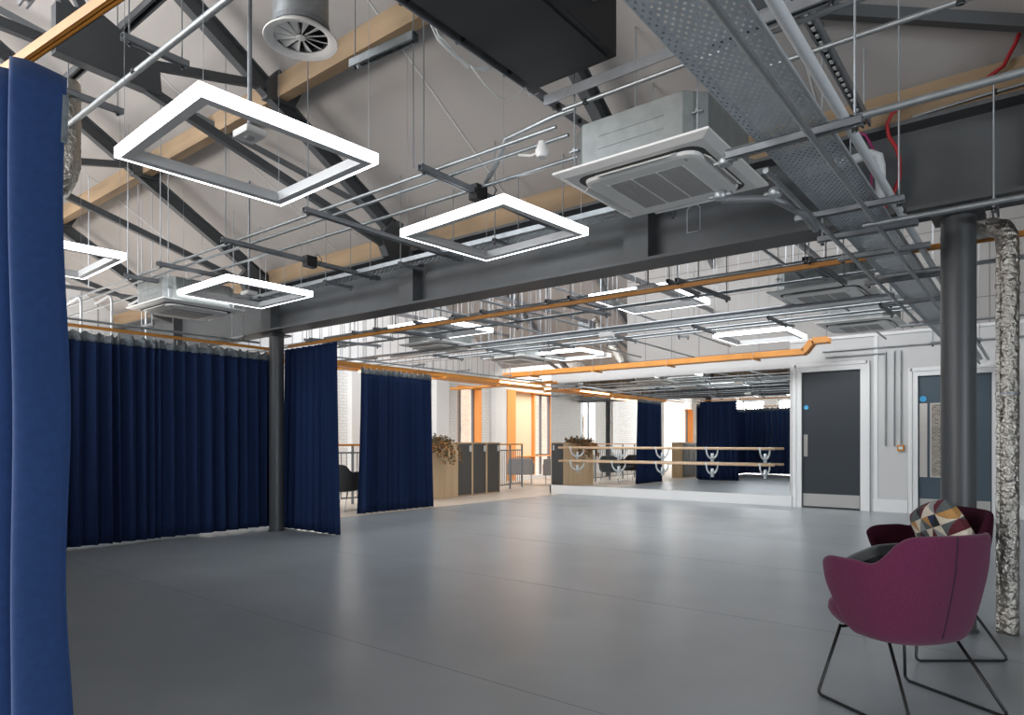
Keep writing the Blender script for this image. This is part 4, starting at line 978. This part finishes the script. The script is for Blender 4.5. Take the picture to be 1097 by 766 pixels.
# ------------------------------------------------------------------ armchairs
def shell(t, O, m, seatm, seamm):
    n = 44; nv = 12; a, b_ = .28, .315; ne = 2.7; XO = .045
    def top(th):
        x = abs(math.degrees(th)); 
        k = 1/(1+math.exp((x-55)/4.2)); f = max(0, (x-112)/22)
        return .675+.12*k-.035*f*f+.01*math.cos(th)-.018*math.exp(-((x-68)/8)**2)
    outer = []; inner = []
    for j_ in range(nv+1):
        v = j_/nv; ro = []; ri = []
        thm = math.radians(96+36*v**.8)
        for i in range(n+1):
            th = -thm+2*thm*i/n
            ct, st_ = math.cos(th), math.sin(th)
            rr_ = (abs(ct)**ne+abs(st_)**ne)**(-1/ne)
            sc = .77+.23*min(1, (v*1.45))**.55
            lean = .05*v*max(0, ct)
            zt = top(th); zb = .325+.01*(1-abs(ct))
            z = zb+(zt-zb)*v
            ro.append(Vector((XO-(a*sc+lean)*ct*rr_, b_*sc*st_*rr_, z)))
            thk = .030 if v < .9 else .028
            ri.append(Vector((XO-(a*sc+lean-thk*1.3)*ct*rr_, (b_*sc-thk*1.2)*st_*rr_, z+.0)))
        outer.append(ro); inner.append(ri)
    mb = MB(); vs = []; idx = {}
    def add_v(key, p): idx[key] = len(vs); vs.append(O+p)
    for j_ in range(nv+1):
        for i in range(n+1): add_v(('o', j_, i), outer[j_][i]); add_v(('i', j_, i), inner[j_][i])
    for i in range(n+1):
        p = (outer[nv][i]+inner[nv][i])/2; add_v(('t', i), p+Vector((0, 0, .014)))
    fs = []
    for j_ in range(nv):
        for i in range(n):
            fs.append((idx['o', j_, i], idx['o', j_, i+1], idx['o', j_+1, i+1], idx['o', j_+1, i]))
            fs.append((idx['i', j_, i+1], idx['i', j_, i], idx['i', j_+1, i], idx['i', j_+1, i+1]))
    for i in range(n):
        fs.append((idx['o', nv, i], idx['o', nv, i+1], idx['t', i+1], idx['t', i])); fs.append((idx['t', i], idx['t', i+1], idx['i', nv, i+1], idx['i', nv, i]))
        fs.append((idx['o', 0, i+1], idx['o', 0, i], idx['i', 0, i], idx['i', 0, i+1]))
    for j_ in range(nv):
        for i, s_ in ((0, 1), (n, -1)):
            fs.append((idx['o', j_, i], idx['o', j_+1, i], idx['i', j_+1, i], idx['i', j_, i]))
    for i in (0, n): fs.append((idx['o', nv, i], idx['t', i], idx['i', nv, i]))
    mb.add(vs, fs)
    sh = mb.build('shell', m, t, smooth=True, subsurf=1)
    # seam near the back corner
    for sg_ in (1,):
        pts = []
        ii = round(n/2+sg_*n*.055)
        for j_ in range(1, nv+1): pts.append(O+outer[j_][ii]*1.004)
        MB().tube(pts, .003, 6).build('seam', seamm, t)
    # seat pad and pan
    rows = []
    for k, (sc, z) in enumerate(((0, .33), (.6, .33), (.86, .335), (.95, .36), (1, .40), (.99, .435), (.9, .462), (.6, .472), (0, .474))):
        row = []
        for i in range(33):
            th = 2*PI*i/32; ct, st_ = math.cos(th), math.sin(th); rr_ = (abs(ct)**3+abs(st_)**3)**(-1/3)
            x = .275*ct*rr_*sc; x = x+.035*sc if ct > 0 else x*.70
            row.append(O+Vector((x+.03, .232*st_*rr_*sc, z+.012 if z < .4 else z)))
        rows.append(row)
    MB().grid(rows).build('seat', seatm, t, smooth=True)
def armchair(loc, face, m, seatm, seamm, label, wirem='wire', group=None):
    t = thing('armchair', (loc[0], loc[1], 0), label, 'armchair', group); O = Vector((loc[0], loc[1], 0))
    shell(t, O, m, seatm, seamm)
    def loop(sy):
        pts = [(.19, sy*.20, .345), (.245, sy*.275, .03)]
        pts += [(.243, sy*.279, .016), (.228, sy*.28, .007)]
        pts += [(-.228, sy*.28, .007), (-.245, sy*.279, .014), (-.245, sy*.274, .03), (-.06, sy*.19, .34)]
        return [O+Vector(p) for p in pts]
    for s_ in (-1, 1): MB().tube(loop(s_), .0075, 8).build('leg_loop', wirem, t, smooth=True)
    MB().tube([O+Vector((.18, -.2, .338)), O+Vector((.18, .2, .338))], .0075, 8).build('cross_bar', wirem, t)
    MB().tube([O+Vector((-.07, -.19, .335)), O+Vector((-.07, .19, .335))], .0075, 8).build('cross_bar', wirem, t)
    t.rotation_euler = (0, 0, math.atan2(face[1], face[0]))
    return t
armchair((-.462, 3.49), (-.85, .53), 'purple', 'purple', 'seam', 'magenta wool tub armchair on black wire legs, nearest at right')
armchair((-.50, 4.60), (-.79, -.62), 'maroon', 'maroon', 'seam', 'dark maroon tub armchair behind the magenta one, by the column')
armchair((-9.75, 7.45), (-.2, 1), 'dwool', 'dwool', 'seam', 'charcoal tub armchair in the gap between the curtains', 'chrome')
armchair((-9.75, 8.8), (-.6, -1), 'gwool', 'gwool', 'seam', 'blue grey tub armchair seen in the mirror behind the barres', 'chrome')
armchair((-9.6, 6.1), (-.9, .5), 'gwool', 'gwool', 'seam', 'blue grey tub armchair behind the narrow curtain', 'chrome')
def lounge(x, y_, rot, label):
    t = thing('lounge_chair', (x, y_, 0), label, 'lounge chair', 'grey lounge chairs')
    MB().box(x-.36, x+.36, y_-.34, y_-.22, .28, .74).build('backrest', 'gwoolL', t, bevel=.03)
    MB().box(x-.36, x+.36, y_-.24, y_+.34, .28, .44).build('seat', 'gwoolL', t, bevel=.03)
    for s_ in (-1, 1):
        MB().box(x+s_*.34-.04, x+s_*.34+.04, y_-.3, y_+.3, .28, .6).build('armrest', 'gwoolL', t, bevel=.02)
        MB().tube([(x+s_*.3, y_-.3, .3), (x+s_*.3, y_-.3, .012), (x+s_*.3, y_+.3, .012), (x+s_*.3, y_+.3, .3)], .012, 8).build('leg_loop', 'chrome', t)
    t.rotation_euler = (0, 0, rot)
    return t
M['gwoolL'] = mat('light_grey_tweed', (.25, .24, .235), .95, noise=.2, nscale=90)
M['bluecush'] = mat('pale_blue_cotton', (.14, .27, .38), .9, noise=.2, nscale=12)
lounge(-11.75, 15.3, .6, 'light grey lounge chair with its back to the room, right of the railing')
lounge(-10.72, 15.6, .6, 'light grey lounge chair at the open end of the mirror wall')
lounge(-12.0, 17.9, 3.4, 'grey lounge chair facing the room under the orange window')
def pillow(name, c_, w_, h, t_, rot, m, label, cat='cushion', mif=None, N=24, parent=None):
    R_ = rot; front = []; back = []
    for i in range(N+1):
        rf = []; rb = []
        for j_ in range(N+1):
            u, v = 2*i/N-1, 2*j_/N-1
            pu, pv = u*(1-.10*v*v*abs(u)), v*(1-.10*u*u*abs(v))
            th = t_*((1-u**4)*(1-v**4))**.5
            rf.append(Vector(c_)+R_@Vector((pu*w_/2, th/2, pv*h/2))); rb.append(Vector(c_)+R_@Vector((pu*w_/2, -th/2, pv*h/2)))
        front.append(rf); back.append(rb)
    mb = MB()
    for rows in (front, back):
        n0 = len(mb.v); mb.v += [v for r in rows for v in r]
        for i in range(N):
            for j_ in range(N):
                q = [n0+i*(N+1)+j_, n0+(i+1)*(N+1)+j_, n0+(i+1)*(N+1)+j_+1, n0+i*(N+1)+j_+1]
                if mif is None: mb.f.append(tuple(q)); mb.mi.append(0)
                else:
                    ci, cj, li, lj = i//4, j_//4, i % 4, j_ % 4
                    flip = (ci+cj) % 2
                    if not flip:
                        tr1, tr2 = (q[0], q[1], q[2]), (q[0], q[2], q[3])
                        s1 = 0 if li > lj else (1 if li < lj else 0); s2 = 1 if li <= lj else 0
                    else:
                        tr1, tr2 = (q[0], q[1], q[3]), (q[1], q[2], q[3])
                        s1 = 0 if li+lj <= 3 else 1; s2 = 1 if li+lj >= 3 else 0
                    for tr_, s_ in ((tr1, s1), (tr2, s2)):
                        mb.f.append(tr_); mb.mi.append(mif(ci, cj, s_))
    return mb
from mathutils import Euler
def tri_col(ci, cj, s_): return [[0, 1, 3, 4], [2, 5, 0, 6], [3, 4, 1, 0], [1, 0, 5, 2]][ci % 4][(cj+s_*2+ci) % 4]
R1 = Matrix.Rotation(math.atan2(-.62, -.79)-PI/2, 3, 'Z') @ Matrix.Rotation(math.radians(-22), 3, 'X') @ Matrix.Rotation(math.radians(18), 3, 'Y')
pm = pillow('cushion', (-.43, 4.64, .65), .47, .42, .15, R1, None, '', mif=tri_col)
tag(pm.build('patterned_cushion', ['t_cream', 't_grey', 't_lgrey', 't_orange', 't_red', 't_black', 't_blue'], None), 'cushion with orange, cream, grey and maroon triangles on the maroon armchair', 'cushion')
R2 = Matrix.Rotation(math.atan2(.53, -.85)-PI/2, 3, 'Z') @ Matrix.Rotation(math.radians(62), 3, 'X')
pm = pillow('cushion', (-.585, 3.585, .625), .36, .30, .14, R2, None, '')
tag(pm.build('dark_cushion', 'darkcush', None, smooth=True), 'crumpled dark grey cushion on the magenta armchair', 'cushion')
pm = pillow('cushion', (-12.0, 17.6, .62), .45, .4, .14, Matrix.Identity(3), None, '')
tag(pm.build('blue_cushion', 'bluecush', None, smooth=True), 'pale blue cushion on the farthest lounge chair', 'cushion')

# ------------------------------------------------------------------ light
W = bpy.data.worlds.new('World'); S.world = W; W.use_nodes = True
bg = W.node_tree.nodes['Background']; bg.inputs[0].default_value = (.88, .94, 1, 1); bg.inputs[1].default_value = 2.2
def area(name, loc, target, sx, sy, power, col):
    l = bpy.data.lights.new(name, 'AREA'); l.shape = 'RECTANGLE'; l.size = sx; l.size_y = sy; l.energy = power; l.color = col
    o = bpy.data.objects.new(name, l); COL.objects.link(o); o.location = loc
    o.rotation_euler = (Vector(target)-Vector(loc)).to_track_quat('-Z', 'Y').to_euler(); return o
area('window_light', (7.2, -2, 1.8), (0, .6, .6), 5.0, 1.8, 330, (.84, .92, 1))  # fill light outside the added east window
# added area lights stand in for daylight; the roof openings are invented
area('rooflight_south', (-8, -3.4, 5.25), (-6.5, 1.5, 0), 6.8, 2.4, 420, (.86, .93, 1))
area('rooflight_north', (-7.0, 7.9, 5.5), (-6, 13.4, 1.6), 10.5, 2.4, 540, (.97, .98, 1))
area('alley_daylight', (-15.6, 8, 8.5), (-15.6, 8, 0), 3.0, 34, 900, (1, .98, .95))
area('rooflight_lounge', (-9.5, 17.6, 4.9), (-10.5, 15, 0), 6, 1.8, 330, (1, .96, .9))
for i, (a, b_) in enumerate(wins):
    if i not in (2, 3): continue
    area('window_light', (WX-.6, (a+b_)/2, 1.85), (WX+3, (a+b_)/2, 1.2), b_-a, 2.0, (70 if i < 4 else 260)*(b_-a)/1.1*.8, (1, .97, .93))

for i, (a, b_) in enumerate(added_wins):  # fill lights outside the added south windows, aimed up at the ceiling
    area('window_light', ((a+b_)/2, -6.6, 2.0), ((a+b_)/2+.3, 0, 3.4), 2.0, 2.4, [420, 380, 240, 70][i], (1, .95, .9))

# ------------------------------------------------------------------ camera
f_px = 713.5; yaw = math.radians(38.3)
cd = bpy.data.cameras.new('Camera'); cam = bpy.data.objects.new('Camera', cd); COL.objects.link(cam)
cam.location = (0, 0, 1.2); cam.rotation_euler = (PI/2, 0, yaw)
cd.sensor_width = 36; cd.lens = 36*f_px/1097; cd.shift_y = (474-383)/1097; cd.clip_start = .05; cd.clip_end = 200
S.camera = cam
S.view_settings.view_transform = 'Standard'; S.view_settings.look = 'None'; S.view_settings.exposure = 0.2; S.view_settings.gamma = 1; S.view_settings.use_curve_mapping = False
